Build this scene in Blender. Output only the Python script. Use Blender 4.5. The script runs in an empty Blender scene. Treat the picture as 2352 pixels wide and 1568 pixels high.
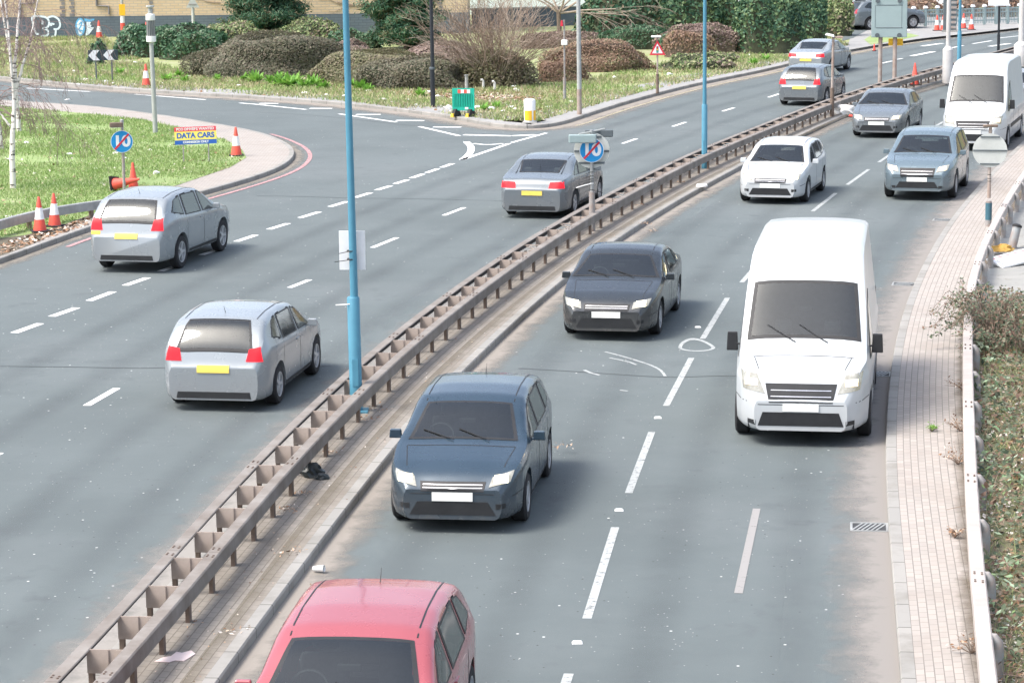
import bpy, math, random
import numpy as np
from mathutils import Vector, Matrix
from mathutils.bvhtree import BVHTree
R = math.radians
rng = np.random.default_rng(7)
random.seed(7)
SC = bpy.context.scene
COL = SC.collection

# ------------------------------------------------------------------ camera (photo measured on a 2352 x 1568 grid)
PW, PH, F, YH, CH, ROLL = 2352.0, 1568.0, 5900.0, -250.0, 8.0, -0.0105
TILT = math.atan((PH/2 - YH)/F)
_ct, _st, _c, _s = math.cos(TILT), math.sin(TILT), math.cos(ROLL), math.sin(ROLL)
FW = Vector((0, _ct, -_st)); _up = Vector((0, _st, _ct)); _rt = Vector((1, 0, 0))
CR = _rt*_c + _up*_s; CU = _up*_c - _rt*_s
CAM = Vector((0, 0, CH))
cd = bpy.data.cameras.new('camera'); cam = bpy.data.objects.new('camera', cd); COL.objects.link(cam)
cd.sensor_width = 36.0; cd.lens = 36.0*F/PW; cd.clip_end = 3000; cd.clip_start = 0.5
cam.matrix_world = Matrix(((CR.x, CU.x, -FW.x, 0), (CR.y, CU.y, -FW.y, 0), (CR.z, CU.z, -FW.z, CH), (0, 0, 0, 1)))
SC.camera = cam

def ray(px, py):
    return FW*F + CR*(px - PW/2) - CU*(py - PH/2)
def G(px, py, z=0.0):                 # photo point -> point on the level z
    d = ray(px, py); t = (z - CH)/d.z
    return CAM + d*t
def WY(px, py, Y):                    # photo point -> point on the upright plane y = Y
    d = ray(px, py); return CAM + d*(Y/d.y)
def PR(p):
    v = Vector(p) - CAM; w = v.dot(FW)
    return (PW/2 + F*v.dot(CR)/w, PH/2 - F*v.dot(CU)/w)
def SCL(p):
    return F/(Vector(p) - CAM).dot(FW)
def HT(base, ty):                     # height above base of the photo row ty
    lo, hi = 0.0, 30.0
    for _ in range(40):
        m = (lo + hi)/2
        if PR((base.x, base.y, base.z + m))[1] > ty: lo = m
        else: hi = m
    return lo
def FACE(p):                          # rotation about z that turns local -y to the camera
    return -math.atan2(p.x, p.y)

# ------------------------------------------------------------------ materials
def new_mat(name):
    m = bpy.data.materials.new(name); m.use_nodes = True
    nt = m.node_tree; b = nt.nodes['Principled BSDF']
    return m, nt, b
def mat(name, col, rough=0.6, var=0.18, scale=6.0, metal=0.0, bump=0.0, bscale=40.0, coat=0.0, col2=None, spec=0.4, emit=None, estr=0.0):
    m, nt, b = new_mat(name)
    b.inputs['Roughness'].default_value = rough; b.inputs['Metallic'].default_value = metal
    b.inputs['Specular IOR Level'].default_value = spec
    if coat: b.inputs['Coat Weight'].default_value = coat; b.inputs['Coat Roughness'].default_value = 0.06
    tc = nt.nodes.new('ShaderNodeTexCoord')
    n = nt.nodes.new('ShaderNodeTexNoise'); n.inputs['Scale'].default_value = scale; n.inputs['Detail'].default_value = 6; n.inputs['Roughness'].default_value = .65
    nt.links.new(tc.outputs['Object'], n.inputs['Vector'])
    mx = nt.nodes.new('ShaderNodeMix'); mx.data_type = 'RGBA'
    c2 = col2 if col2 else tuple(max(0, c*(1 - var)) for c in col)
    c1 = col if col2 else tuple(min(1, c*(1 + var)) for c in col)
    mx.inputs[6].default_value = (*c1, 1); mx.inputs[7].default_value = (*c2, 1)
    rp = nt.nodes.new('ShaderNodeMapRange'); rp.inputs[1].default_value = .32; rp.inputs[2].default_value = .68
    nt.links.new(n.outputs['Fac'], rp.inputs[0]); nt.links.new(rp.outputs[0], mx.inputs[0])
    nt.links.new(mx.outputs[2], b.inputs['Base Color'])
    if bump:
        n2 = nt.nodes.new('ShaderNodeTexNoise'); n2.inputs['Scale'].default_value = bscale; n2.inputs['Detail'].default_value = 4
        nt.links.new(tc.outputs['Object'], n2.inputs['Vector'])
        bp = nt.nodes.new('ShaderNodeBump'); bp.inputs['Strength'].default_value = bump; bp.inputs['Distance'].default_value = .02
        nt.links.new(n2.outputs['Fac'], bp.inputs['Height']); nt.links.new(bp.outputs[0], b.inputs['Normal'])
    if emit:
        b.inputs['Emission Color'].default_value = (*emit, 1); b.inputs['Emission Strength'].default_value = estr
    return m
def leaf_mat(name, cols, rough=0.55, trans=0.25):     # each leaf its own colour
    m, nt, b = new_mat(name)
    b.inputs['Roughness'].default_value = rough; b.inputs['Specular IOR Level'].default_value = .3
    g = nt.nodes.new('ShaderNodeNewGeometry'); cr = nt.nodes.new('ShaderNodeValToRGB')
    e = cr.color_ramp.elements
    while len(e) < len(cols): e.new(.5)
    for i, c in enumerate(cols):
        e[i].position = i/(len(cols) - 1); e[i].color = (*c, 1)
    tc = nt.nodes.new('ShaderNodeTexCoord'); n = nt.nodes.new('ShaderNodeTexNoise'); n.inputs['Scale'].default_value = .9; n.inputs['Detail'].default_value = 3
    nt.links.new(tc.outputs['Object'], n.inputs['Vector'])
    ad = nt.nodes.new('ShaderNodeMath'); ad.operation = 'MULTIPLY_ADD'; ad.inputs[1].default_value = 1.5; ad.inputs[2].default_value = -.75
    nt.links.new(n.outputs['Fac'], ad.inputs[0])
    a2 = nt.nodes.new('ShaderNodeMath'); a2.operation = 'ADD'; a2.use_clamp = True
    nt.links.new(g.outputs['Random Per Island'], a2.inputs[0]); nt.links.new(ad.outputs[0], a2.inputs[1])
    nt.links.new(a2.outputs[0], cr.inputs[0]); nt.links.new(cr.outputs[0], b.inputs['Base Color'])
    if trans:
        tr = nt.nodes.new('ShaderNodeBsdfTranslucent'); nt.links.new(cr.outputs[0], tr.inputs[0])
        ms = nt.nodes.new('ShaderNodeMixShader'); ms.inputs[0].default_value = trans
        out = nt.nodes['Material Output']
        nt.links.new(b.outputs[0], ms.inputs[1]); nt.links.new(tr.outputs[0], ms.inputs[2]); nt.links.new(ms.outputs[0], out.inputs[0])
    return m
def ground_mat(name, cols, scales, rough=.9, bump=.4, bscale=30, specks=0.0, wear=None):
    m, nt, b = new_mat(name); L = nt.links.new
    b.inputs['Roughness'].default_value = rough; b.inputs['Specular IOR Level'].default_value = .35
    g = nt.nodes.new('ShaderNodeNewGeometry')
    def noise(s, d=5, r=.6):
        n = nt.nodes.new('ShaderNodeTexNoise'); n.inputs['Scale'].default_value = s; n.inputs['Detail'].default_value = d; n.inputs['Roughness'].default_value = r
        L(g.outputs['Position'], n.inputs['Vector']); return n
    def mix(f, a, bb, lo=.35, hi=.65):
        rp = nt.nodes.new('ShaderNodeMapRange'); rp.inputs[1].default_value = lo; rp.inputs[2].default_value = hi
        L(f, rp.inputs[0]); mx = nt.nodes.new('ShaderNodeMix'); mx.data_type = 'RGBA'; L(rp.outputs[0], mx.inputs[0])
        for sck, v in ((6, a), (7, bb)):
            if isinstance(v, tuple): mx.inputs[sck].default_value = (*v, 1)
            else: L(v, mx.inputs[sck])
        return mx.outputs[2]
    c = mix(noise(scales[0]).outputs['Fac'], cols[0], cols[1])
    if len(cols) > 2: c = mix(noise(scales[1], 6, .7).outputs['Fac'], c, cols[2], .5, .72)
    if len(cols) > 3: c = mix(noise(scales[2], 3, .7).outputs['Fac'], c, cols[3], .58, .7)
    if specks:
        c = mix(noise(55, 3, .8).outputs['Fac'], c, (.075, .088, .09), .60, 1.0); c = mix(noise(34, 4, .8).outputs['Fac'], c, (.30, .32, .32), .62, 1.05)
        for sc, th, colr in ((2.7, .034, (.66, .66, .64)), (7.0, .05, (.36, .37, .37)), (4.1, .04, (.04, .04, .04))):
            v = nt.nodes.new('ShaderNodeTexVoronoi'); v.inputs['Scale'].default_value = sc; L(g.outputs['Position'], v.inputs['Vector'])
            rp = nt.nodes.new('ShaderNodeMapRange'); rp.inputs[1].default_value = th*specks; rp.inputs[2].default_value = th*specks*1.6; rp.inputs[3].default_value = 1; rp.inputs[4].default_value = 0
            L(v.outputs['Distance'], rp.inputs[0])
            mx = nt.nodes.new('ShaderNodeMix'); mx.data_type = 'RGBA'; L(rp.outputs[0], mx.inputs[0]); L(c, mx.inputs[6]); mx.inputs[7].default_value = (*colr, 1)
            c = mx.outputs[2]
    L(c, b.inputs['Base Color'])
    if bump:
        n2 = noise(bscale, 4); bp = nt.nodes.new('ShaderNodeBump'); bp.inputs['Strength'].default_value = bump; bp.inputs['Distance'].default_value = .01
        L(n2.outputs['Fac'], bp.inputs['Height']); L(bp.outputs[0], b.inputs['Normal'])
    return m
def brick_mat(name, c1, c2, mortar, bw, bh, ms=.008, rough=.85, dirt=(.12, .11, .09), uv=True, dirt_amt=.5):
    m, nt, b = new_mat(name); L = nt.links.new
    b.inputs['Roughness'].default_value = rough; b.inputs['Specular IOR Level'].default_value = .3
    tc = nt.nodes.new('ShaderNodeTexCoord'); br = nt.nodes.new('ShaderNodeTexBrick')
    L(tc.outputs['UV' if uv else 'Object'], br.inputs['Vector'])
    br.inputs['Color1'].default_value = (*c1, 1); br.inputs['Color2'].default_value = (*c2, 1); br.inputs['Mortar'].default_value = (*mortar, 1)
    br.inputs['Scale'].default_value = 1; br.inputs['Mortar Size'].default_value = ms; br.inputs['Brick Width'].default_value = bw; br.inputs['Row Height'].default_value = bh
    br.inputs['Mortar Smooth'].default_value = .3
    g = nt.nodes.new('ShaderNodeNewGeometry'); n = nt.nodes.new('ShaderNodeTexNoise'); n.inputs['Scale'].default_value = .8; n.inputs['Detail'].default_value = 8; n.inputs['Roughness'].default_value = .7
    L(g.outputs['Position'], n.inputs['Vector'])
    rp = nt.nodes.new('ShaderNodeMapRange'); rp.inputs[1].default_value = .48; rp.inputs[2].default_value = .75; rp.inputs[4].default_value = dirt_amt
    L(n.outputs['Fac'], rp.inputs[0]); mx = nt.nodes.new('ShaderNodeMix'); mx.data_type = 'RGBA'
    L(rp.outputs[0], mx.inputs[0]); L(br.outputs['Color'], mx.inputs[6]); mx.inputs[7].default_value = (*dirt, 1)
    L(mx.outputs[2], b.inputs['Base Color'])
    bp = nt.nodes.new('ShaderNodeBump'); bp.inputs['Strength'].default_value = .5; bp.inputs['Distance'].default_value = .006; bp.invert = True
    L(br.outputs['Fac'], bp.inputs['Height']); L(bp.outputs[0], b.inputs['Normal'])
    return m
def dirt_mat(name, col, amt=1.0, vmax=1.0):      # grit lying on the road: patchy, thinning out across the strip
    m, nt, b = new_mat(name); L = nt.links.new
    b.inputs['Base Color'].default_value = (*col, 1); b.inputs['Roughness'].default_value = .95
    tc = nt.nodes.new('ShaderNodeTexCoord'); sp = nt.nodes.new('ShaderNodeSeparateXYZ'); L(tc.outputs['UV'], sp.inputs[0])
    g = nt.nodes.new('ShaderNodeNewGeometry'); n = nt.nodes.new('ShaderNodeTexNoise'); n.inputs['Scale'].default_value = 1.7; n.inputs['Detail'].default_value = 9; n.inputs['Roughness'].default_value = .72
    L(g.outputs['Position'], n.inputs['Vector'])
    rp = nt.nodes.new('ShaderNodeMapRange'); rp.inputs[1].default_value = 0; rp.inputs[2].default_value = vmax; rp.inputs[3].default_value = .62; rp.inputs[4].default_value = -.5
    L(sp.outputs['Y'], rp.inputs[0]); ad = nt.nodes.new('ShaderNodeMath'); ad.operation = 'ADD'; L(rp.outputs[0], ad.inputs[0]); L(n.outputs['Fac'], ad.inputs[1])
    r2 = nt.nodes.new('ShaderNodeMapRange'); r2.inputs[1].default_value = .45; r2.inputs[2].default_value = .95; r2.inputs[4].default_value = amt
    L(ad.outputs[0], r2.inputs[0])
    tr = nt.nodes.new('ShaderNodeBsdfTransparent'); ms = nt.nodes.new('ShaderNodeMixShader')
    L(r2.outputs[0], ms.inputs[0]); L(tr.outputs[0], ms.inputs[1]); L(b.outputs[0], ms.inputs[2]); L(ms.outputs[0], nt.nodes['Material Output'].inputs[0])
    return m
def paint_mat(name, col, wear=.45):             # road paint with worn gaps
    m, nt, b = new_mat(name); L = nt.links.new
    b.inputs['Base Color'].default_value = (*col, 1); b.inputs['Roughness'].default_value = .7
    g = nt.nodes.new('ShaderNodeNewGeometry'); n = nt.nodes.new('ShaderNodeTexNoise'); n.inputs['Scale'].default_value = 9; n.inputs['Detail'].default_value = 8; n.inputs['Roughness'].default_value = .8
    L(g.outputs['Position'], n.inputs['Vector'])
    rp = nt.nodes.new('ShaderNodeMapRange'); rp.inputs[1].default_value = wear - .12; rp.inputs[2].default_value = wear + .02; rp.inputs[3].default_value = .25; L(n.outputs['Fac'], rp.inputs[0])
    tr = nt.nodes.new('ShaderNodeBsdfTransparent'); ms = nt.nodes.new('ShaderNodeMixShader')
    L(rp.outputs[0], ms.inputs[0]); L(tr.outputs[0], ms.inputs[1]); L(b.outputs[0], ms.inputs[2]); L(ms.outputs[0], nt.nodes['Material Output'].inputs[0])
    return m

M = {}
M['asphalt'] = ground_mat('asphalt', [(.120, .142, .144), (.100, .119, .121), (.138, .157, .160), (.102, .119, .122)], [.25, .09, 1.3], rough=.8, bump=.5, bscale=90, specks=1.0)
M['soil'] = ground_mat('soil', [(.13, .11, .08), (.09, .08, .06), (.16, .14, .10)], [1.2, .3], bump=.8, bscale=14)
M['grass'] = ground_mat('grass_ground', [(.20, .28, .10), (.25, .33, .13), (.29, .33, .17), (.31, .29, .19)], [.7, .35, 2.2], bump=1, bscale=22)
M['verge'] = ground_mat('verge_ground', [(.24, .29, .11), (.28, .31, .15), (.34, .30, .22), (.40, .36, .30)], [.8, .5, 1.8], bump=1, bscale=20)
M['bank'] = ground_mat('bank_ground', [(.13, .12, .07), (.11, .13, .06), (.20, .17, .12), (.07, .06, .045)], [1.5, 2.5, 5], bump=1, bscale=25)
M['footway'] = ground_mat('footway', [(.30, .30, .295), (.26, .26, .255), (.34, .33, .315), (.22, .205, .18)], [.5, .8, 2.5], bump=.3, bscale=50)
M['concrete'] = ground_mat('concrete', [(.30, .30, .28), (.25, .25, .24), (.34, .33, .31), (.2, .19, .17)], [.8, 1.3, 3], bump=.3, bscale=60)
M['kerb'] = brick_mat('kerb_stone', (.31, .30, .28), (.27, .265, .25), (.10, .095, .085), .915, 2.0, .012, dirt=(.15, .14, .12), dirt_amt=.8)
M['pavers'] = brick_mat('block_paving', (.375, .34, .31), (.325, .30, .275), (.19, .175, .16), .2, .1, .006, dirt=(.26, .225, .195), dirt_amt=.6)
M['pavers_grey'] = brick_mat('grey_block_paving', (.27, .245, .215), (.23, .21, .185), (.135, .12, .10), .2, .1, .006, dirt=(.17, .145, .115), dirt_amt=.85)
M['paint'] = paint_mat('white_road_paint', (.80, .81, .80), .40)
M['paint_old'] = paint_mat('worn_road_paint', (.37, .39, .385), .47)
M['paint_faint'] = paint_mat('faint_road_paint', (.27, .26, .25), .40)
M['paint_red'] = paint_mat('red_road_paint', (.46, .26, .26), .5)
M['paint_yellow'] = paint_mat('yellow_road_paint', (.42, .37, .25), .53)
M['dirt'] = dirt_mat('gutter_grit', (.27, .225, .18), .85)
M['dirt2'] = dirt_mat('road_edge_dust', (.29, .255, .22), .8)
M['crack'] = mat('crack_tar', (.045, .05, .052), .8)
M['galv'] = mat('galvanised_steel', (.33, .34, .335), .55, .2, 3, metal=.2, bump=.1)
M['beam'] = mat('weathered_beam_steel', (.255, .235, .215), .7, .25, 2.2, col2=(.155, .13, .11), bump=.1)
M['beam_pale'] = mat('pale_beam_steel', (.47, .425, .39), .65, .2, 2.2, col2=(.36, .325, .30), bump=.1)
M['plate'] = mat('dusty_steel_plate', (.43, .36, .31), .75, .2, 3, col2=(.30, .245, .21))
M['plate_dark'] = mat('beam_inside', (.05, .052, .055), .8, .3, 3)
M['rust_post'] = mat('rusty_post', (.21, .16, .125), .85, .2, 5, col2=(.13, .095, .075))
M['bolt'] = mat('rusty_bolt', (.10, .07, .055), .8)
M['grey_post'] = mat('grey_post_paint', (.30, .33, .34), .55, .2, 4, col2=(.30, .22, .18))
M['blue'] = mat('blue_pole_paint', (.085, .265, .365), .45, .14, 2.5, col2=(.07, .22, .31))
M['black'] = mat('black_paint', (.022, .026, .032), .4, .2, 4)
M['pole_grey'] = mat('grey_pole_paint', (.36, .375, .36), .5, .15, 1.5)
M['pole_rusty'] = mat('rust_streaked_pole', (.42, .38, .345), .7, .1, 1.2, col2=(.25, .15, .105))
M['pole_white'] = mat('white_pole_paint', (.60, .59, .575), .5, .12, 1.0, col2=(.48, .45, .42))
M['white'] = mat('white_sheet', (.74, .75, .76), .5, .05)
M['white_plastic'] = mat('white_plastic', (.82, .82, .80), .45, .06)
M['offwhite'] = mat('grubby_white', (.72, .71, .68), .7, .15, 12)
M['sign_back'] = mat('sign_back_grey', (.48, .50, .475), .55, .12, 2)
M['sign_dark'] = mat('dark_grey_metal', (.10, .12, .13), .5, .2, 3)
M['sign_green'] = mat('pale_green_metal', (.29, .37, .37), .5, .06, 1)
M['sign_blue'] = mat('sign_blue', (.015, .25, .56), .35, .06)
M['sign_red'] = mat('sign_red', (.60, .035, .06), .4, .06)
M['sign_yellow'] = mat('sign_yellow', (.86, .50, .03), .45, .06)
M['ad_yellow'] = mat('board_yellow', (.86, .72, .16), .45, .05)
M['ad_red'] = mat('board_red', (.72, .07, .10), .45, .05)
M['ad_blue'] = mat('board_blue', (.03, .12, .45), .45, .05)
M['chev'] = mat('chevron_dark', (.03, .05, .06), .45, .1)
M['cone_red'] = mat('cone_orange', (.72, .10, .07), .6, .1, 5)
M['cone_white'] = mat('cone_sleeve', (.82, .82, .80), .5, .08, 9)
M['rubber'] = mat('black_rubber', (.03, .03, .032), .8, .25, 8)
M['green_plastic'] = mat('green_plastic', (.01, .38, .27), .5, .12, 4)
M['yellow_plastic'] = mat('yellow_plastic', (.80, .50, .05), .5, .1, 4)
M['bag'] = mat('black_bag', (.025, .032, .034), .35, .3, 9)
M['tie'] = mat('cable_tie', (.02, .02, .02), .5)
M['yellow_rag'] = mat('yellow_cloth', (.62, .38, .10), .8, .2, 12)
M['brick_y'] = brick_mat('yellow_brick', (.60, .47, .31), (.54, .41, .26), (.42, .36, .28), .46, .15, .022, uv=True, dirt=(.42, .34, .24), dirt_amt=.35)
M['plinth'] = brick_mat('dark_painted_brick', (.12, .155, .18), (.105, .135, .16), (.08, .10, .12), .46, .15, .016, uv=True, dirt=(.13, .15, .16), dirt_amt=.5)
M['pier'] = mat('dark_brick_pier', (.20, .19, .19), .8, .2, 3)
M['graf_white'] = mat('white_spray', (.70, .80, .84), .7, .12, 3)
M['graf_blue'] = mat('blue_spray', (.12, .42, .68), .7, .15, 3)
M['bark'] = mat('bark_brown', (.17, .13, .10), .9, .25, 8)
M['twig'] = mat('twig_brown', (.23, .17, .13), .9, .25, 8)
M['twig_pale'] = mat('twig_pale', (.34, .28, .23), .9, .2, 8)
M['twig_birch'] = mat('birch_twig', (.24, .17, .16), .9, .2, 8)
def birch_mat():
    m, nt, b = new_mat('birch_bark'); L = nt.links.new; b.inputs['Roughness'].default_value = .8
    tc = nt.nodes.new('ShaderNodeTexCoord'); mp = nt.nodes.new('ShaderNodeMapping'); mp.inputs['Scale'].default_value = (3, 3, 11); L(tc.outputs['Object'], mp.inputs[0])
    n = nt.nodes.new('ShaderNodeTexNoise'); n.inputs['Scale'].default_value = 1.3; n.inputs['Detail'].default_value = 5; L(mp.outputs[0], n.inputs['Vector'])
    cr = nt.nodes.new('ShaderNodeValToRGB'); e = cr.color_ramp.elements; e[0].position = .36; e[0].color = (.07, .06, .055, 1); e[1].position = .45; e[1].color = (.74, .70, .66, 1)
    L(n.outputs['Fac'], cr.inputs[0]); L(cr.outputs[0], b.inputs['Base Color']); return m
M['birch'] = birch_mat()
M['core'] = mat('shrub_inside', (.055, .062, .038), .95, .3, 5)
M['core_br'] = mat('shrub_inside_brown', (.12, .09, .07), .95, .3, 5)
M['lf_laurel'] = leaf_mat('laurel_leaf', [(0.034, 0.095, 0.052), (0.069, 0.155, 0.086), (0.121, 0.224, 0.121), (0.241, 0.293, 0.207)])
M['lf_dome'] = leaf_mat('clipped_dome_leaf', [(0.131, 0.144, 0.094), (0.156, 0.156, 0.106), (0.188, 0.163, 0.119), (0.206, 0.175, 0.131), (0.169, 0.181, 0.106)])
M['lf_mauve'] = leaf_mat('mauve_leaf', [(0.237, 0.175, 0.156), (0.288, 0.213, 0.188), (0.338, 0.250, 0.219), (0.225, 0.213, 0.138)])
M['lf_olive'] = leaf_mat('olive_leaf', [(0.163, 0.175, 0.094), (0.213, 0.213, 0.112), (0.250, 0.219, 0.144), (0.213, 0.175, 0.131)])
M['lf_russet'] = leaf_mat('russet_leaf', [(0.237, 0.156, 0.112), (0.288, 0.188, 0.138), (0.338, 0.225, 0.163), (0.263, 0.250, 0.138)])
M['lf_pine'] = leaf_mat('pine_needle', [(0.030, 0.083, 0.049), (0.049, 0.133, 0.075), (0.092, 0.184, 0.100), (0.167, 0.141, 0.083)], trans=.1)
M['lf_ever'] = leaf_mat('evergreen_leaf', [(0.042, 0.106, 0.067), (0.077, 0.163, 0.096), (0.144, 0.240, 0.125), (0.211, 0.288, 0.134)])
M['lf_light'] = leaf_mat('light_leaf', [(0.123, 0.193, 0.083), (0.220, 0.289, 0.123), (0.343, 0.372, 0.193), (0.303, 0.234, 0.193)])
M['lf_bramble'] = leaf_mat('bramble_leaf', [(.05, .07, .045), (.08, .115, .065), (.13, .17, .10), (.20, .23, .16), (.22, .14, .10), (.17, .11, .08)])
M['lf_pale'] = leaf_mat('pale_leaf', [(0.176, 0.297, 0.143), (0.286, 0.396, 0.242), (0.418, 0.506, 0.385), (0.220, 0.330, 0.132)])
M['lf_dock'] = leaf_mat('dock_leaf', [(0.125, 0.300, 0.044), (0.188, 0.388, 0.062), (0.263, 0.450, 0.100)], trans=.3)
M['lf_grass'] = leaf_mat('grass_blade', [(.165, .26, .07), (.22, .33, .10), (.27, .37, .13), (.33, .36, .18)], trans=.3)
M['lf_straw'] = leaf_mat('dry_grass', [(.20, .27, .09), (.27, .33, .13), (.42, .39, .24), (.36, .29, .19)], trans=.2)
M['lf_dead'] = leaf_mat('fallen_leaf', [(0.187, 0.099, 0.055), (0.308, 0.176, 0.099), (0.440, 0.330, 0.242), (0.682, 0.638, 0.594)], trans=0)
# ------------------------------------------------------------------ object helpers
def link(name, me, m=None, parent=None, smooth=False):
    o = bpy.data.objects.new(name, me); COL.objects.link(o)
    if m is not None:
        for x in (m if isinstance(m, (list, tuple)) else [m]): me.materials.append(x)
    if parent is not None: o.parent = parent
    if smooth:
        me.shade_smooth()
        try: me.set_sharp_from_angle(angle=R(38))
        except Exception: pass
    return o
def tag(o, label=None, cat=None, group=None, kind=None):
    if label: o['label'] = label
    if cat: o['category'] = cat
    if group: o['group'] = group
    if kind: o['kind'] = kind
    return o
def thing(name, label, cat, loc=(0, 0, 0), rz=0.0, group=None):
    o = bpy.data.objects.new(name, None); COL.objects.link(o); o.empty_display_size = .2
    o.location = loc; o.rotation_euler = (0, 0, rz)
    return tag(o, label, cat, group)
def copy_tree(o, parent=None):
    c = o.copy(); COL.objects.link(c)
    if parent is not None: c.parent = parent
    for ch in list(KIDS(o)): copy_tree(ch, c)
    return c
def KIDS(o):
    return [x for x in COL.objects if x.parent == o]

class MB:
    def __init__(s): s.v = []; s.f = []; s.mi = []
    def add(s, vs, fs, mi=0):
        k = len(s.v); s.v += [tuple(v) for v in vs]
        for f in fs: s.f.append(tuple(i + k for i in f)); s.mi.append(mi)
        return s
    def box(s, c, d, rz=0.0, mi=0, M4=None, taper=1.0):
        hx, hy, hz = d[0]/2, d[1]/2, d[2]/2
        vs = []
        for z in (-1, 1):
            t = taper if z > 0 else 1.0
            for x, y in ((-1, -1), (1, -1), (1, 1), (-1, 1)): vs.append(Vector((x*hx*t, y*hy*t, z*hz)))
        rot = Matrix.Rotation(rz, 3, 'Z') if M4 is None else M4
        vs = [rot @ v + Vector(c) for v in vs]
        return s.add(vs, [(3, 2, 1, 0), (4, 5, 6, 7), (0, 1, 5, 4), (1, 2, 6, 5), (2, 3, 7, 6), (3, 0, 4, 7)], mi)
    def tube(s, pts, radii, n=8, mi=0, caps=True):
        pts = [Vector(p) for p in pts]
        if not isinstance(radii, (list, tuple)): radii = [radii]*len(pts)
        vs, fs = [], []; prev = None
        for i, p in enumerate(pts):
            a = pts[max(0, i - 1)]; b = pts[min(len(pts) - 1, i + 1)]
            t = (b - a)
            t = t.normalized() if t.length > 1e-9 else Vector((0, 0, 1))
            if prev is None:
                u = t.orthogonal().normalized()
            else:
                u = prev - t*prev.dot(t)
                u = u.normalized() if u.length > 1e-6 else t.orthogonal().normalized()
            prev = u; w = t.cross(u)
            for k in range(n):
                an = 2*math.pi*k/n; vs.append(p + (u*math.cos(an) + w*math.sin(an))*radii[i])
        for i in range(len(pts) - 1):
            for k in range(n):
                a = i*n + k; b = i*n + (k + 1) % n
                fs.append((a, b, b + n, a + n))
        if caps:
            fs.append(tuple(range(n - 1, -1, -1))); fs.append(tuple((len(pts) - 1)*n + k for k in range(n)))
        return s.add(vs, fs, mi)
    def lathe(s, prof, n=20, c=(0, 0, 0), mi=0, axis='Z', cap=True):
        vs, fs = [], []
        for r, z in prof:
            for k in range(n):
                a = 2*math.pi*k/n
                p = (r*math.cos(a), r*math.sin(a), z)
                if axis == 'Y': p = (p[0], p[2], p[1])
                if axis == 'X': p = (p[2], p[0], p[1])
                vs.append((p[0] + c[0], p[1] + c[1], p[2] + c[2]))
        for i in range(len(prof) - 1):
            for k in range(n):
                a = i*n + k; b = i*n + (k + 1) % n
                fs.append((a, b, b + n, a + n))
        if cap:
            fs.append(tuple(range(n - 1, -1, -1))); fs.append(tuple((len(prof) - 1)*n + k for k in range(n)))
        return s.add(vs, fs, mi)
    def prism(s, pts, y0, y1, mi=0):            # outline in x,z pulled from y0 to y1
        n = len(pts); vs = [(x, y0, z) for x, z in pts] + [(x, y1, z) for x, z in pts]
        fs = [tuple(range(n)), tuple(range(2*n - 1, n - 1, -1))] + [(i, i + n, (i + 1) % n + n, (i + 1) % n) for i in range(n)]
        return s.add(vs, fs, mi)
    def prismz(s, pts, z0, z1, mi=0):           # outline in x,y pulled from z0 to z1
        n = len(pts); vs = [(x, y, z0) for x, y in pts] + [(x, y, z1) for x, y in pts]
        fs = [tuple(range(n - 1, -1, -1)), tuple(range(n, 2*n))] + [(i, (i + 1) % n, (i + 1) % n + n, i + n) for i in range(n)]
        return s.add(vs, fs, mi)
    def build(s, name, m, parent=None, smooth=False, loc=None, rz=None):
        me = bpy.data.meshes.new(name); me.from_pydata(s.v, [], s.f)
        if any(s.mi): me.polygons.foreach_set('material_index', s.mi)
        me.update(); o = link(name, me, m, parent, smooth)
        if loc is not None: o.location = loc
        if rz is not None: o.rotation_euler = (0, 0, rz)
        return o
def bevel(o, w=.01, seg=2):
    b = o.modifiers.new('bevel', 'BEVEL'); b.width = w; b.segments = seg; b.limit_method = 'ANGLE'; b.angle_limit = R(40); return o
def text(name, s, size, m, parent, loc, rot=(R(90), 0, 0), ex=.003, sx=1.0, bold=0.0, space=1.0, fit=None):
    cu = bpy.data.curves.new(name, 'FONT'); cu.body = s; cu.size = size; cu.align_x = 'CENTER'; cu.align_y = 'CENTER'; cu.extrude = ex; cu.offset = bold; cu.space_character = space
    t = bpy.data.objects.new('tmp', cu); COL.objects.link(t)
    me = bpy.data.meshes.new_from_object(t.evaluated_get(bpy.context.evaluated_depsgraph_get()))
    bpy.data.objects.remove(t); o = link(name, me, m, parent); o.location = loc; o.rotation_euler = rot; 
    if fit: sx = fit/max(.01, max(v.co.x for v in me.vertices) - min(v.co.x for v in me.vertices))
    o.scale = (sx, 1, 1)
    return o

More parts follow.
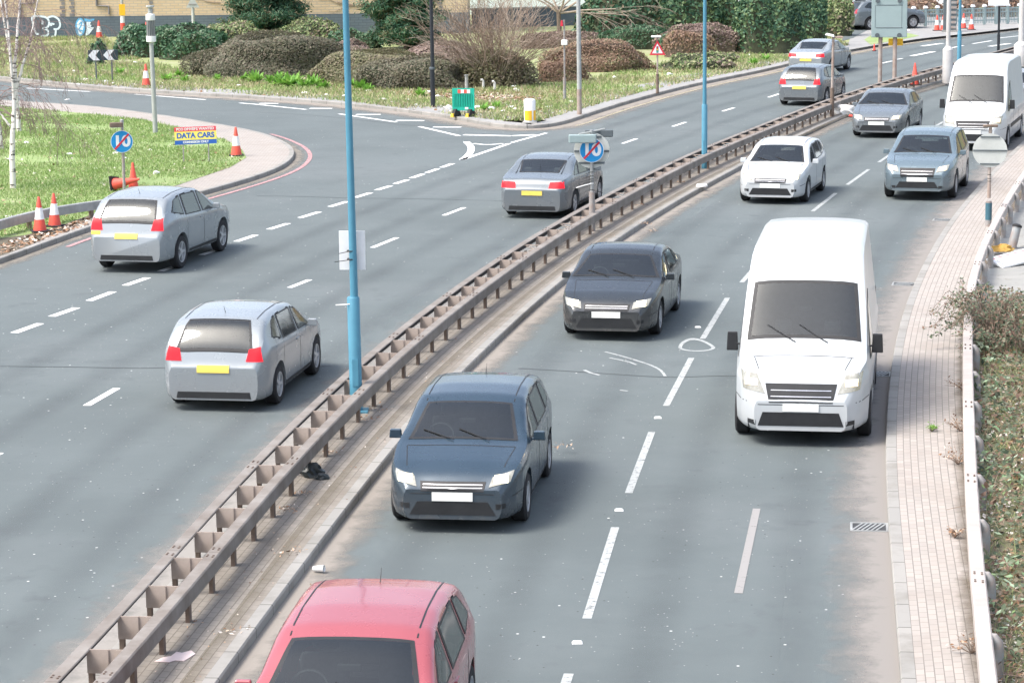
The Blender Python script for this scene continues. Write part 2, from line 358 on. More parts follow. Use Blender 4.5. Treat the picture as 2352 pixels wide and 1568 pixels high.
# ------------------------------------------------------------------ paths and sweeps
def resample(P, step):
    d = np.r_[0, np.cumsum(np.linalg.norm(np.diff(P, axis=0), axis=1))]
    n = max(2, int(round(d[-1]/step)) + 1); t = np.linspace(0, d[-1], n)
    return np.c_[np.interp(t, d, P[:, 0]), np.interp(t, d, P[:, 1])]
def path(px, z=0.0, step=.5, smooth=3.0, e0=0.0, e1=0.0):
    P = np.array([G(x, y, z)[:2] for x, y in px])
    Q = []
    for i in range(len(P) - 1):                     # Catmull-Rom
        p0 = P[max(0, i - 1)]; p1 = P[i]; p2 = P[i + 1]; p3 = P[min(len(P) - 1, i + 2)]
        for t in np.linspace(0, 1, 24, endpoint=False):
            Q.append(.5*((2*p1) + (-p0 + p2)*t + (2*p0 - 5*p1 + 4*p2 - p3)*t*t + (-p0 + 3*p1 - 3*p2 + p3)*t**3))
    Q.append(P[-1]); Q = resample(np.array(Q), step)
    if e0: d = Q[0] - Q[min(6, len(Q) - 1)]; d /= np.linalg.norm(d); Q = np.r_[[Q[0] + d*e0], Q]
    if e1: d = Q[-1] - Q[-min(7, len(Q))]; d /= np.linalg.norm(d); Q = np.r_[Q, [Q[-1] + d*e1]]
    Q = resample(Q, step)
    if smooth:
        k = int(3*smooth/step) + 1; w = np.exp(-.5*(np.arange(-k, k + 1)*step/smooth)**2); w /= w.sum()
        ext = np.r_[2*Q[0] - Q[k:0:-1], Q, 2*Q[-1] - Q[-2:-k - 2:-1]] if len(Q) > k + 1 else None
        if ext is not None:
            Q = np.c_[np.convolve(ext[:, 0], w, 'valid'), np.convolve(ext[:, 1], w, 'valid')]
    return Q
def normals(Q):
    t = np.gradient(Q, axis=0); t /= np.linalg.norm(t, axis=1)[:, None]
    return t, np.c_[-t[:, 1], t[:, 0]]
def off(Q, d):
    return Q + normals(Q)[1]*d
def at_s(Q, s):
    d = np.r_[0, np.cumsum(np.linalg.norm(np.diff(Q, axis=0), axis=1))]
    p = np.array([np.interp(s, d, Q[:, 0]), np.interp(s, d, Q[:, 1])])
    a = np.array([np.interp(s - .3, d, Q[:, 0]), np.interp(s - .3, d, Q[:, 1])]); b = np.array([np.interp(s + .3, d, Q[:, 0]), np.interp(s + .3, d, Q[:, 1])])
    t = b - a; t /= np.linalg.norm(t); return p, t
def length(Q): return float(np.linalg.norm(np.diff(Q, axis=0), axis=1).sum())
def near_s(Q, p):
    d = np.r_[0, np.cumsum(np.linalg.norm(np.diff(Q, axis=0), axis=1))]
    return float(d[np.argmin(np.linalg.norm(Q - np.array(p[:2]), axis=1))])
def sweep(name, Q, prof, m, parent=None, closed=False, smooth=False, mi=None):
    t, n = normals(Q); N = len(Q); K = len(prof)
    u = np.r_[0, np.cumsum(np.linalg.norm(np.diff(Q, axis=0), axis=1))]
    pv = [0.0]
    for a, b in zip(prof[:-1], prof[1:]): pv.append(pv[-1] + math.dist(a, b))
    V = np.zeros((N, K, 3))
    for k, (o_, z) in enumerate(prof):
        V[:, k, :2] = Q + n*o_; V[:, k, 2] = z
    fs = []; uv = []; mis = []
    kk = K if closed else K - 1
    for i in range(N - 1):
        for k in range(kk):
            k2 = (k + 1) % K
            fs.append((i*K + k, i*K + k2, (i + 1)*K + k2, (i + 1)*K + k))
            v1 = pv[k2] if k2 else pv[-1] + .1
            uv += [(u[i], pv[k]), (u[i], v1), (u[i + 1], v1), (u[i + 1], pv[k])]
            mis.append(mi[k] if mi else 0)
    if closed:
        fs.append(tuple(range(K))); fs.append(tuple((N - 1)*K + k for k in range(K - 1, -1, -1)))
        uv += [(0, 0)]*(2*K); mis += [0, 0]
    me = bpy.data.meshes.new(name); me.from_pydata(V.reshape(-1, 3).tolist(), [], fs)
    l = me.uv_layers.new(name='UVMap'); l.data.foreach_set('uv', np.array(uv, dtype=np.float32).ravel())
    if mi: me.polygons.foreach_set('material_index', mis)
    me.update(); return link(name, me, m, parent, smooth)
def poly(name, pts, z, m, kind='structure', parent=None):
    me = bpy.data.meshes.new(name); vs = [(p[0], p[1], z) for p in pts]
    a = sum(vs[i][0]*vs[(i + 1) % len(vs)][1] - vs[(i + 1) % len(vs)][0]*vs[i][1] for i in range(len(vs)))
    if a < 0: vs = vs[::-1]
    from mathutils.geometry import tessellate_polygon
    tris = tessellate_polygon([[Vector(v) for v in vs]])
    fs = []
    for t in tris:
        A, B, C = [Vector(vs[i]) for i in t]
        fs.append(tuple(t) if (B - A).cross(C - A).z > 0 else tuple(t[::-1]))
    me.from_pydata(vs, [], fs); l = me.uv_layers.new(name='UVMap')
    for lp in me.loops: l.data[lp.index].uv = vs[lp.vertex_index][:2]
    me.update(); o = link(name, me, m, parent)
    if kind: o['kind'] = kind
    return o
def in_poly(pts, P):
    P = np.asarray(P)[:, :2]; x, y = pts[:, 0], pts[:, 1]; r = np.zeros(len(pts), bool); n = len(P); j = n - 1
    for i in range(n):
        xi, yi, xj, yj = P[i, 0], P[i, 1], P[j, 0], P[j, 1]
        c = ((yi > y) != (yj > y)) & (x < (xj - xi)*(y - yi)/(yj - yi + 1e-12) + xi); r ^= c; j = i
    return r
def leaves(name, P, N, size, m, parent=None, aspect=.5, tang=None, bend=0.0):
    P = np.asarray(P, float); n = len(P); N = np.asarray(N, float); N = N/(np.linalg.norm(N, axis=1)[:, None] + 1e-9)
    T = rng.normal(size=(n, 3)) if tang is None else np.asarray(tang, float)
    T = T - N*(T*N).sum(1)[:, None]; T /= np.linalg.norm(T, axis=1)[:, None] + 1e-9
    B = np.cross(N, T); s = np.broadcast_to(np.asarray(size, float), (n,))[:, None]
    V = np.stack([P - T*s, P + B*s*aspect - T*s*.15, P + T*s, P - B*s*aspect - T*s*.15], 1).reshape(-1, 3)
    me = bpy.data.meshes.new(name); me.vertices.add(4*n); me.vertices.foreach_set('co', V.ravel())
    me.loops.add(4*n); me.loops.foreach_set('vertex_index', np.arange(4*n, dtype=np.int32))
    me.polygons.add(n); me.polygons.foreach_set('loop_start', np.arange(0, 4*n, 4, dtype=np.int32)); me.polygons.foreach_set('loop_total', np.full(n, 4, dtype=np.int32))
    me.update(calc_edges=True); me.validate()
    return link(name, me, m, parent)
def blades(name, P, H, W, m, lean=.5, parent=None):       # upright grass blades, one triangle pair each
    P = np.asarray(P, float); n = len(P); a = rng.uniform(0, 2*math.pi, n); d = np.c_[np.cos(a), np.sin(a), np.zeros(n)]
    l = rng.normal(size=(n, 3))*lean; l[:, 2] = 1; l /= np.linalg.norm(l, axis=1)[:, None]
    H = np.broadcast_to(H, (n,))[:, None]; W = np.broadcast_to(W, (n,))[:, None]
    V = np.stack([P - d*W/2, P + d*W/2, P + l*H + d*W*.12, P + l*H - d*W*.12], 1).reshape(-1, 3)
    me = bpy.data.meshes.new(name); me.vertices.add(4*n); me.vertices.foreach_set('co', V.ravel())
    me.loops.add(4*n); me.loops.foreach_set('vertex_index', np.arange(4*n, dtype=np.int32))
    me.polygons.add(n); me.polygons.foreach_set('loop_start', np.arange(0, 4*n, 4, dtype=np.int32)); me.polygons.foreach_set('loop_total', np.full(n, 4, dtype=np.int32))
    me.update(calc_edges=True); me.validate()
    return link(name, me, m, parent)
# ------------------------------------------------------------------ the lines of the place
KL = path([(515, 1568), (620, 1420), (716, 1288), (784, 1206), (860, 1100), (950, 988), (1040, 890), (1105, 825), (1175, 760), (1238, 700), (1320, 632), (1400, 572), (1475, 522), (1550, 474), (1625, 432), (1700, 391), (1800, 338), (1903, 288), (2000, 246), (2088, 214), (2200, 182), (2352, 148)], e0=8, e1=25)
KR = path([(2068, 1568), (2060, 1434), (2043, 1264), (2035, 1184), (2031, 1064), (2033, 984), (2043, 864), (2058, 783), (2085, 690), (2103, 652), (2145, 570), (2188, 505), (2275, 405), (2352, 330)], e0=8, e1=45)
RB = path([(230, 1568), (350, 1434), (460, 1314), (562, 1174), (650, 1078), (742, 980), (891, 834), (1000, 743), (1060, 694), (1157, 623), (1260, 552), (1375, 483), (1483, 424), (1560, 384), (1640, 346), (1763, 296), (1913, 236), (2063, 186), (2188, 152), (2352, 108)], z=.56, e0=8, e1=25)
LB = off(RB, .48)
LE = off(RB, .60)                                     # edge of the median to the outbound road
RR = path([(2273, 1568), (2249, 1349), (2239, 1264), (2229, 1104), (2227, 984), (2223, 884), (2222, 784), (2227, 657), (2242, 606), (2250, 577), (2269, 542), (2287, 506), (2306, 470), (2330, 430), (2352, 398)], z=.6, e0=8, e1=35)
FV = path([(-150, 172), (0, 182), (150, 198), (350, 214), (588, 228), (788, 243), (988, 266), (1063, 279), (1125, 291), (1185, 301), (1235, 301), (1288, 290), (1375, 260), (1475, 230), (1600, 198), (1763, 164), (1888, 133), (2013, 108), (2125, 91), (2240, 78), (2352, 65)], smooth=1.6, e0=20, e1=60)
IS = path([(-150, 655), (0, 607), (100, 570), (250, 517), (400, 468), (500, 440), (590, 413), (650, 389), (677, 364), (671, 345), (647, 330), (588, 309), (470, 287), (362, 270), (225, 252), (75, 241), (0, 236), (-150, 226)], smooth=.9, e0=15, e1=20)

# ground, road
tag(poly('ground', [(-1500, -300), (1500, -300), (1500, 2500), (-1500, 2500)], -.05, M['soil']), kind='structure')
poly('road', [(-160, -30), (220, -30), (220, 330), (-160, 330)], 0.0, M['asphalt'])

def ruled(name, A, B, z, m, gap=0.0):
    d = np.linalg.norm(A[:, None, :] - B[None, :, :], axis=2); j = d.argmin(1); Bn = B[j]
    w = np.linalg.norm(Bn - A, axis=1); u = np.r_[0, np.cumsum(np.linalg.norm(np.diff(A, axis=0), axis=1))]
    n = len(A); K = 5; V = []; UV = []
    for k in range(K):
        t = k/(K - 1); V.append(np.c_[A*(1 - t) + Bn*t, np.full(n, z)]); UV.append(np.c_[u, w*t])
    V = np.stack(V, 1); UV = np.stack(UV, 1); fs = []; uv = []
    for i in range(n - 1):
        for k in range(K - 1):
            q = [(i, k), (i, k + 1), (i + 1, k + 1), (i + 1, k)]
            fs.append(tuple(a*K + b for a, b in q)); uv += [tuple(UV[a, b]) for a, b in q]
    me = bpy.data.meshes.new(name); me.from_pydata(V.reshape(-1, 3).tolist(), [], fs)
    l = me.uv_layers.new(name='UVMap'); l.data.foreach_set('uv', np.array(uv, dtype=np.float32).ravel()); me.update()
    return tag(link(name, me, m), kind='structure')
def kerb(name, Q, s):
    return tag(sweep(name, Q, [(0, -.04), (0, .105), (s*.015, .125), (s*.15, .125), (s*.15, -.04)], M['kerb']), kind='structure')
kerb('median_kerb', KL, 1)
kerb('median_kerb', LE, -1)
ruled('median_paving', off(KL, .15), off(LE, -.15), .121, M['pavers_grey'])
kerb('pavement_kerb', KR, -1)
ruled('pavement', off(KR, -.15), off(RR, -.06), .121, M['pavers'])
# the verge beyond the roundabout arm, and the grass island
kerb('verge_kerb', FV, 1)
vin = off(FV, .15)
poly('verge', list(vin) + [(240, 320), (-200, 320)], .112, M['verge'])
tag(sweep('footway', FV, [(.15, .121), (2.0, .121)], M['footway']), kind='structure')
kerb('island_kerb', IS, 1)
iin = off(IS, .15)
poly('island_paving', list(iin), .119, M['pavers'])
gp = [G(x, y, .12) for x, y in [(-150, 600), (0, 548), (60, 540), (140, 518), (300, 462), (430, 418), (530, 384), (566, 362), (556, 344), (520, 322), (440, 300), (330, 276), (200, 261), (0, 245), (-150, 236)]]
poly('island_grass', gp, .127, M['grass'])
poly('island_soil', [G(x, y, .12) for x, y in [(-150, 640), (-60, 608), (40, 578), (100, 548), (200, 505), (330, 466), (310, 455), (140, 512), (0, 545), (-150, 596)]], .124, M['soil'])
poly('far_pavement', [G(x, y, .12) for x, y in [(1945, 116), (2013, 104), (2125, 88), (2240, 76), (2352, 63), (2500, 46), (2600, 10), (2000, 20), (1960, 60)]], .127, M['footway'])
poly('far_lane', [G(x, y, .12) for x, y in [(1930, 96), (1960, 88), (2010, 60), (2010, 20), (1960, 20), (1955, 60)]], .131, M['asphalt'])
poly('verge_grass', [G(x, y, .12) for x, y in [(2000, 104), (2090, 88), (2112, 83), (2070, 74), (2010, 76), (1985, 92)]], .133, M['grass'])
# slope behind the right-hand rail
bk = off(RR, -.30); nb = len(bk)
tag(sweep('bank', RR, [(-.05, .118), (-1.0, .14), (-2.2, .25), (-5.0, .9), (-12, 2.2), (-40, 3.0)], M['bank']), kind='structure')
s0, s1 = near_s(RR, G(2240, 700, .1)), near_s(RR, G(2352, 400, .1)) + 30
RRs = np.array([at_s(RR, s)[0] for s in np.arange(s0, s1, .5)])
tag(sweep('yard_paving', RRs, [(-.05, .124), (-1.0, .146), (-2.2, .257), (-3.2, .50)], M['concrete']), kind='structure')
# grit along the edges
tag(sweep('gutter_grit', KL, [(0, .006), (-.9, .006)], dirt_mat('grit_median', (.265, .24, .21), .95, .9)), kind='structure')
tag(sweep('gutter_grit', KR, [(0, .006), (1.25, .006)], dirt_mat('grit_pavement', (.275, .255, .235), .8, 1.25)), kind='structure')
tag(sweep('gutter_grit', LE, [(0, .006), (1.3, .006)], dirt_mat('grit_outbound', (.28, .265, .245), .9, 1.3)), kind='structure')
tag(sweep('gutter_grit', FV, [(0, .006), (-1.9, .006)], dirt_mat('grit_verge', (.28, .25, .215), .9, 1.9)), kind='structure')
tag(sweep('gutter_grit', IS, [(0, .006), (-.7, .006)], dirt_mat('grit_island', (.25, .225, .19), .8, .7)), kind='structure')
tag(sweep('pavement_dirt', RR, [(-.05, .1235), (.38, .1235)], dirt_mat('grit_rail_foot', (.15, .12, .085), .75, .43)), kind='structure')
# a strip of moss and weeds in the paving joint of the median
tag(sweep('joint_moss', off(RB, -.42), [(0, .1235), (-.34, .1235)], dirt_mat('joint_moss', (.19, .165, .125), .45, .34)), kind='structure')

# darker wheel tracks worn into the lanes
def track_mat(name, col, amt, wd):
    m, nt, b = new_mat(name); L = nt.links.new
    b.inputs['Base Color'].default_value = (*col, 1); b.inputs['Roughness'].default_value = .7
    tc = nt.nodes.new('ShaderNodeTexCoord'); sp = nt.nodes.new('ShaderNodeSeparateXYZ'); L(tc.outputs['UV'], sp.inputs[0])
    a1 = nt.nodes.new('ShaderNodeMath'); a1.operation = 'PINGPONG'; a1.inputs[1].default_value = wd/2; L(sp.outputs['Y'], a1.inputs[0])
    rp = nt.nodes.new('ShaderNodeMapRange'); rp.interpolation_type = 'SMOOTHSTEP'; rp.inputs[2].default_value = wd/2; rp.inputs[4].default_value = amt; L(a1.outputs[0], rp.inputs[0])
    g = nt.nodes.new('ShaderNodeNewGeometry'); n = nt.nodes.new('ShaderNodeTexNoise'); n.inputs['Scale'].default_value = .6; n.inputs['Detail'].default_value = 7; L(g.outputs['Position'], n.inputs['Vector'])
    mu = nt.nodes.new('ShaderNodeMath'); mu.operation = 'MULTIPLY'; L(rp.outputs[0], mu.inputs[0]); L(n.outputs['Fac'], mu.inputs[1])
    tr = nt.nodes.new('ShaderNodeBsdfTransparent'); ms = nt.nodes.new('ShaderNodeMixShader')
    L(mu.outputs[0], ms.inputs[0]); L(tr.outputs[0], ms.inputs[1]); L(b.outputs[0], ms.inputs[2]); L(ms.outputs[0], nt.nodes['Material Output'].inputs[0])
    return m
TRK = track_mat('wheel_track', (.085, .097, .104), .26, .9)
for Q_, o_ in ((KL, -1.12), (KL, -2.62), (KR, 1.15), (KR, 2.65), (LE, 1.3), (LE, 2.8), (LE, 4.7), (LE, 6.2)):
    tag(sweep('wheel_track', Q_, [(o_ - .45, .0022), (o_ + .45, .0022)], TRK), kind='structure')

# ------------------------------------------------------------------ markings
def dash(mb, a, b, w, z=.004):
    a = G(*a); b = G(*b); d = (b - a).normalized(); n = Vector((-d.y, d.x, 0))*(w/2)
    mb.add([(a - n) + Vector((0, 0, z)), (b - n) + Vector((0, 0, z)), (b + n) + Vector((0, 0, z)), (a + n) + Vector((0, 0, z))], [(0, 1, 2, 3)])
def markings(name, segs, w, m='paint', z=.004):
    mb = MB()
    for a, b in segs: dash(mb, a, b, w, z)
    return tag(mb.build(name, M[m]), kind='structure')
def pairs(L): return [(L[i], L[i + 1]) for i in range(0, len(L), 2)]
L12 = [(32.5, 764.5), (92.5, 743), (118.8, 727), (176, 707), (205, 690.8), (260, 670), (287.5, 655.8), (338.8, 638), (368.8, 623), (418, 606.5), (462.5, 585.8), (512.5, 569.5), (542.5, 555), (587.5, 540), (617.6, 527), (661.9, 513.3), (689.6, 500.3), (733.4, 486.8), (758, 475), (797.6, 463), (815.6, 454), (851.4, 443), (865, 437), (897.6, 427), (907, 422.5), (936.4, 413.5), (944.6, 409.5), (972, 400), (980, 397), (1006, 388), (1014, 385), (1040, 376)]
markings('lane_marking', pairs(L12), .17)
L23 = [(-90, 1080), (0, 1040), (199, 931.5), (268.5, 891.5), (450, 778), (507.5, 752), (665, 660.8), (711.4, 642.5), (855, 569), (911.9, 546), (1019.6, 495), (1066.4, 477), (1176.5, 428.8), (1215.8, 415.8), (1312, 374), (1345, 362), (1430, 330), (1462, 319), (1545, 291), (1575, 281), (1660, 256), (1686, 248), (1765, 224), (1790, 216), (1860, 196), (1885, 189)]
markings('lane_marking', pairs(L23), .13)
markings('lane_marking', [((2118, 106.5), (2164, 100)), ((2094, 129), (2145, 119)), ((2273, 107), (2319, 100.5))], .28)
markings('lane_marking', [((2025, 146), (2049, 140.5)), ((2059, 137), (2073, 135)), ((2234, 101), (2278, 94)), ((2183, 111), (2213, 105)), ((2295, 88), (2340, 83))], .14)
LL = [(1231, 1790), (1262, 1690), (1288, 1606), (1306.6, 1546.5), (1348, 1420), (1413, 1210.5), (1444, 1132), (1497, 992), (1530, 932), (1588, 822)]
markings('lane_marking', [((1255, 1700), (1306.6, 1546.5)), ((1348, 1420), (1413, 1210.5)), ((1444, 1132), (1497, 992)), ((1530, 932), (1588, 822)), ((1614, 778), (1671, 684))], .105, 'paint_old')
mid = off(KL, -3.58); sm = near_s(mid, G(1671, 684)) + 2
mb = MB()
while sm < length(mid) - 6:
    (p, t), (q, t2) = at_s(mid, sm), at_s(mid, sm + 4)
    n1 = np.array([-t[1], t[0]])*.052; n2 = np.array([-t2[1], t2[0]])*.052
    mb.add([(*(p - n1), .004), (*(q - n2), .004), (*(q + n2), .004), (*(p + n1), .004)], [(0, 1, 2, 3)]); sm += 6
tag(mb.build('lane_marking', M['paint_old']), kind='structure')
markings('worn_marking', [((1696, 1362), (1738, 1168))], .1, 'paint_faint', .0045)
# the arm's edge lines, give-way dashes and the turning box
markings('edge_line', [((62, 203), (207, 211)), ((310, 217), (472, 229.5)), ((550, 237), (588, 240)), ((588, 240), (703, 252)), ((779, 262), (911, 281)), ((963, 291), (1055, 312.5))], .16)
markings('give_way_line', [((596, 238), (640, 238)), ((711, 249.5), (763, 249.5)), ((818, 263.5), (874, 263.5)), ((909, 277), (975, 277.5)), ((995, 292), (1060, 292.5)), ((1065, 310), (1175, 312.5)), ((1175, 312.5), (1230, 310)), ((1010, 263), (1060, 263)), ((912, 249.5), (960, 249.5))], .30)
box = MB()
def polyline(mb, pts, w, z=.004):
    Q = path(pts, smooth=.3, step=.25); n = normals(Q)[1]*(w/2)
    vs = [(*p, z) for p in Q - n] + [(*p, z) for p in Q + n]; N = len(Q)
    mb.add(vs, [(i, i + 1, i + 1 + N, i + N) for i in range(N - 1)])
polyline(box, [(1071, 326), (1081, 336), (1082, 346), (1075, 357), (1062, 367)], .22)
dash(box, (1062, 367), (1170, 330), .16); dash(box, (1175, 328), (1255, 306), .14)
polyline(box, [(1088, 330), (1120, 333.5), (1155, 330)], .16, .0045)
tag(box.build('turning_box_marking', M['paint']), kind='structure')
ISr = np.array([at_s(IS, q)[0] for q in np.arange(near_s(IS, G(100, 570)), near_s(IS, G(588, 309)), .3)])
tag(sweep('red_edge_line', ISr, [(-.42, .011), (-.55, .011)], M['paint_red']), kind='structure')
fs0, fs1 = near_s(FV, G(1288, 290)), near_s(FV, G(2125, 91))
FVr = np.array([at_s(FV, s)[0] for s in np.arange(fs0, fs1, .5)])
tag(sweep('yellow_edge_line', FVr, [(-.55, .011), (-.67, .011)], M['paint_yellow']), kind='structure')
# tar joints and cracks
cr = MB()
for pts in ([(-50, 840), (60, 842), (180, 843), (330, 846), (470, 842), (640, 846), (760, 840)], [(590, 450), (700, 452), (800, 455), (960, 457), (1180, 462), (1300, 462), (1420, 466)],
            [(588, 258), (700, 264), (790, 272), (900, 284), (960, 290), (1060, 290)], [(1190, 846), (1300, 852), (1420, 860), (1560, 868), (1640, 862), (1780, 868), (1990, 870)],
            [(1325, 480), (1480, 470), (1560, 455)], [(880, 1390), (850, 1450), (822, 1478), (812, 1500)]):
    polyline(cr, pts, .035, .0035)
tag(cr.build('road_crack', M['crack']), kind='structure')
mk = MB()
polyline(mk, [(1390, 808), (1430, 818), (1475, 832), (1515, 846), (1528, 864)], .05); polyline(mk, [(1400, 822), (1440, 830), (1462, 838)], .05, .0046)
polyline(mk, [(1342, 850), (1360, 858), (1378, 862)], .06, .0048); polyline(mk, [(1424, 896), (1434, 902), (1442, 898)], .05)
tag(mk.build('survey_marking', M['paint_old']), kind='structure')
c = G(1600, 798); q = MB()
a = [(c.x + math.cos(t)*.33*(1 - .25*max(0, math.sin(t))), c.y + math.sin(t)*(.40 if math.sin(t) < 0 else .95)) for t in np.linspace(0, 2*math.pi, 26)[:-1]]
n = len(a); inn = [(c.x + (x - c.x)*.80, c.y + (y - c.y)*.80) for x, y in a]
q.add([(*p, .0045) for p in a] + [(*p, .0045) for p in inn], [(i, (i + 1) % n, (i + 1) % n + n, i + n) for i in range(n)])
tag(q.build('loop_marking', M['paint_old']), kind='structure')

# road studs, gully grates
for i, (x, y) in enumerate([(1326, 1476), (1511, 960), (1422, 1172), (1603, 752)]):
    p = G(x, y); b = MB().box((0, 0, .012), (.12, .10, .022), taper=.7)
    o = b.build('road_stud', M['white_plastic'], loc=(p.x, p.y, 0)); bevel(o, .004)
    tag(o, 'small white road stud set between the dashes of the inbound lane line', 'road stud', 'studs along the lane line')
GR = [(1997, 1219, 'pale slotted gully grate beside the kerb nearest the camera'), (2008, 866, 'dark gully grate by the kerb in the shade of the white van'), (2086, 654, 'gully grate by the kerb, third along from the camera'), (2170, 507, 'gully grate by the kerb near the round sign seen from behind')]
for x, y, lb in GR:
    s = near_s(KR, G(x, y)); p, t = at_s(KR, s); n = np.array([-t[1], t[0]]); cpos = p + n*.24
    g = thing('drain_grate', lb, 'drain grate', (cpos[0], cpos[1], 0), math.atan2(t[1], t[0]) - R(90), 'gully grates along the kerb')
    fr = MB()
    for dx, dy, sx, sy in ((-.225, 0, .03, .44), (.225, 0, .03, .44), (0, -.205, .42, .03), (0, .205, .42, .03)): fr.box((dx, dy, .009), (sx, sy, .014))
    fr.build('frame', M['galv'], g)
    MB().box((0, 0, .006), (.42, .38, .006)).build('well', M['plate_dark'], g)
    sl = MB()
    for k in range(6): sl.box((-.15 + k*.06, 0, .0125), (.024, .37, .008), rz=R(-20))
    sl.build('bars', M['galv'], g)

# ------------------------------------------------------------------ rails
def beam_prof(w, z0, z1): return [(-w/2, z0), (-w/2, z1 - .015), (-w/2 + .015, z1), (w/2 - .015, z1), (w/2, z1 - .015), (w/2, z0)]
rail = thing('median_guardrail', 'long double guardrail of weathered steel curving along the median between the carriageways', 'guardrail', (0, 0, 0))
sweep('beam', RB, beam_prof(.16, .38, .56), M['beam'], rail, closed=True)
# the outbound beam is an open channel: dark inside
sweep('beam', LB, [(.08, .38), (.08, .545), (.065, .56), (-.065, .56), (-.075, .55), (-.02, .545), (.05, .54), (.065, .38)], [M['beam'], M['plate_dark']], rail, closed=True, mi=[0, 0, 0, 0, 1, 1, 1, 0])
sref = near_s(RB, G(330, 1330, .56)); S = []
s = sref - 1.2*14
while s < min(sref + 1.2*78, length(RB) - 1):
    if s > .5: S.append(s)
    s += 1.2
S = S[:99]
for i, s in enumerate(S):
    p, t = at_s(RB, s); nrm = np.array([-t[1], t[0]])
    w = .40; ang = math.atan2(nrm[1], nrm[0]); c = p + nrm*.24
    k = MB(); rot = ang + R(180)
    if i % 8 in (0, 3) and i > 30:
        k.box((0, 0, .535), (w, .02, .02)); k.tube([(-.2, 0, .53), (.16, 0, .40)], .012, 5); k.tube([(-.1, 0, .40), (.2, 0, .53)], .012, 5)
    else:
        k.box((-.09, 0, .43), (.22, .012, .25)); k.box((.02, .012, .425), (.012, .03, .25)); k.box((.065, .02, .425), (.09, .012, .25)); k.box((.11, .012, .425), (.012, .03, .25)); k.box((.165, 0, .43), (.10, .012, .25))
    o = k.build('spacer', M['plate'], rail); o.location = (c[0], c[1], 0); o.rotation_euler = (0, 0, rot)
for i, s in enumerate(S[:99]):
    p, t = at_s(RB, s + .12); a = math.atan2(t[1], t[0]); nrm = np.array([-t[1], t[0]]); k = MB()
    k.box((0, 0, .25), (.10, .05, .27))
    o = k.build('post', M['rust_post'], rail); o.location = (p[0], p[1], 0); o.rotation_euler = (0, 0, a)
k = MB()
for s in S:
    p, t = at_s(RB, s + .12); nrm = np.array([-t[1], t[0]]); c = p + nrm*.43; k.box((c[0], c[1], .25), (.08, .05, .27), rz=math.atan2(t[1], t[0]))
k.build('post', M['rust_post'], rail)['kind'] = 'stuff'
for i, s in enumerate(S[2::4]):
    k = MB()
    for B in (RB, LB):
        p, t = at_s(B, s + .25) if B is RB else at_s(LB, near_s(LB, at_s(RB, s + .25)[0])); nrm = np.array([-t[1], t[0]])
        for dt in (-.22, -.16, .10, .16):
            for dn in (-.035, .035):
                q_ = p + t*(dt + (.03 if dn > 0 else 0)) + nrm*dn; k.lathe([(.013, .559), (.013, .567), (.008, .570)], 6, (q_[0], q_[1], 0))
        q1 = p - nrm*.06; q2 = p + nrm*.06; dd = t*.004
        k.add([(*(q1 - dd), .5615), (*(q1 + dd), .5615), (*(q2 + dd), .5615), (*(q2 - dd), .5615)], [(0, 1, 2, 3)])
    k.build('joint_bolts', M['bolt'], rail)
r2 = thing('roadside_guardrail', 'pale single guardrail on grey posts along the outer edge of the brick pavement', 'guardrail', (0, 0, 0))
sweep('beam', RR, beam_prof(.16, .42, .60), M['beam_pale'], r2, closed=True)
s = near_s(RR, G(2271, 618, .12)) - 2.4*30; k_ = 0
while s < length(RR) - 2:
    if s > .5:
        p, t = at_s(RR, s); a = math.atan2(t[1], t[0]); nrm = np.array([-t[1], t[0]]); c = p - nrm*.14; k = MB()
        k.tube([(0, 0, .08), (0, 0, .42), (0, .01, .50), (0, .045, .545), (0, .085, .55)], [.062, .062, .062, .055, .045], 10)
        k.box((0, .075, .47), (.09, .05, .08))
        o = k.build('post', M['grey_post'], r2, smooth=True); o.location = (c[0], c[1], 0); o.rotation_euler = (0, 0, a)
    s += 2.4
k = MB(); s = near_s(RR, G(2231, 1010, .6)) - 16.8
while s < length(RR) - 3:
    if s > 1:
        p, t = at_s(RR, s); nrm = np.array([-t[1], t[0]])
        for dt in (-.2, -.13, .13, .2):
            for dn in (-.04, .04): q_ = p + t*(dt + (.03 if dn > 0 else 0)) + nrm*dn; k.lathe([(.014, .599), (.014, .607), (.008, .61)], 6, (q_[0], q_[1], 0))
    s += 4.8
k.build('joint_bolts', M['bolt'], r2)
lb = path([(-140, 548), (0, 502), (100, 477), (200, 461), (282, 450)], z=.55, smooth=.5, e0=8)
low = thing('low_barrier', 'low grey barrier rail on short posts at the edge of the grass island', 'guardrail', (0, 0, 0))
sweep('beam', lb, beam_prof(.12, .30, .52), M['galv'], low, closed=True)
for s in np.arange(1.0, length(lb), 2.4):
    p, t = at_s(lb, s); o = MB().box((0, 0, .23), (.08, .10, .26)).build('post', M['rust_post'], low); o.location = (p[0], p[1], 0); o.rotation_euler = (0, 0, math.atan2(t[1], t[0]))
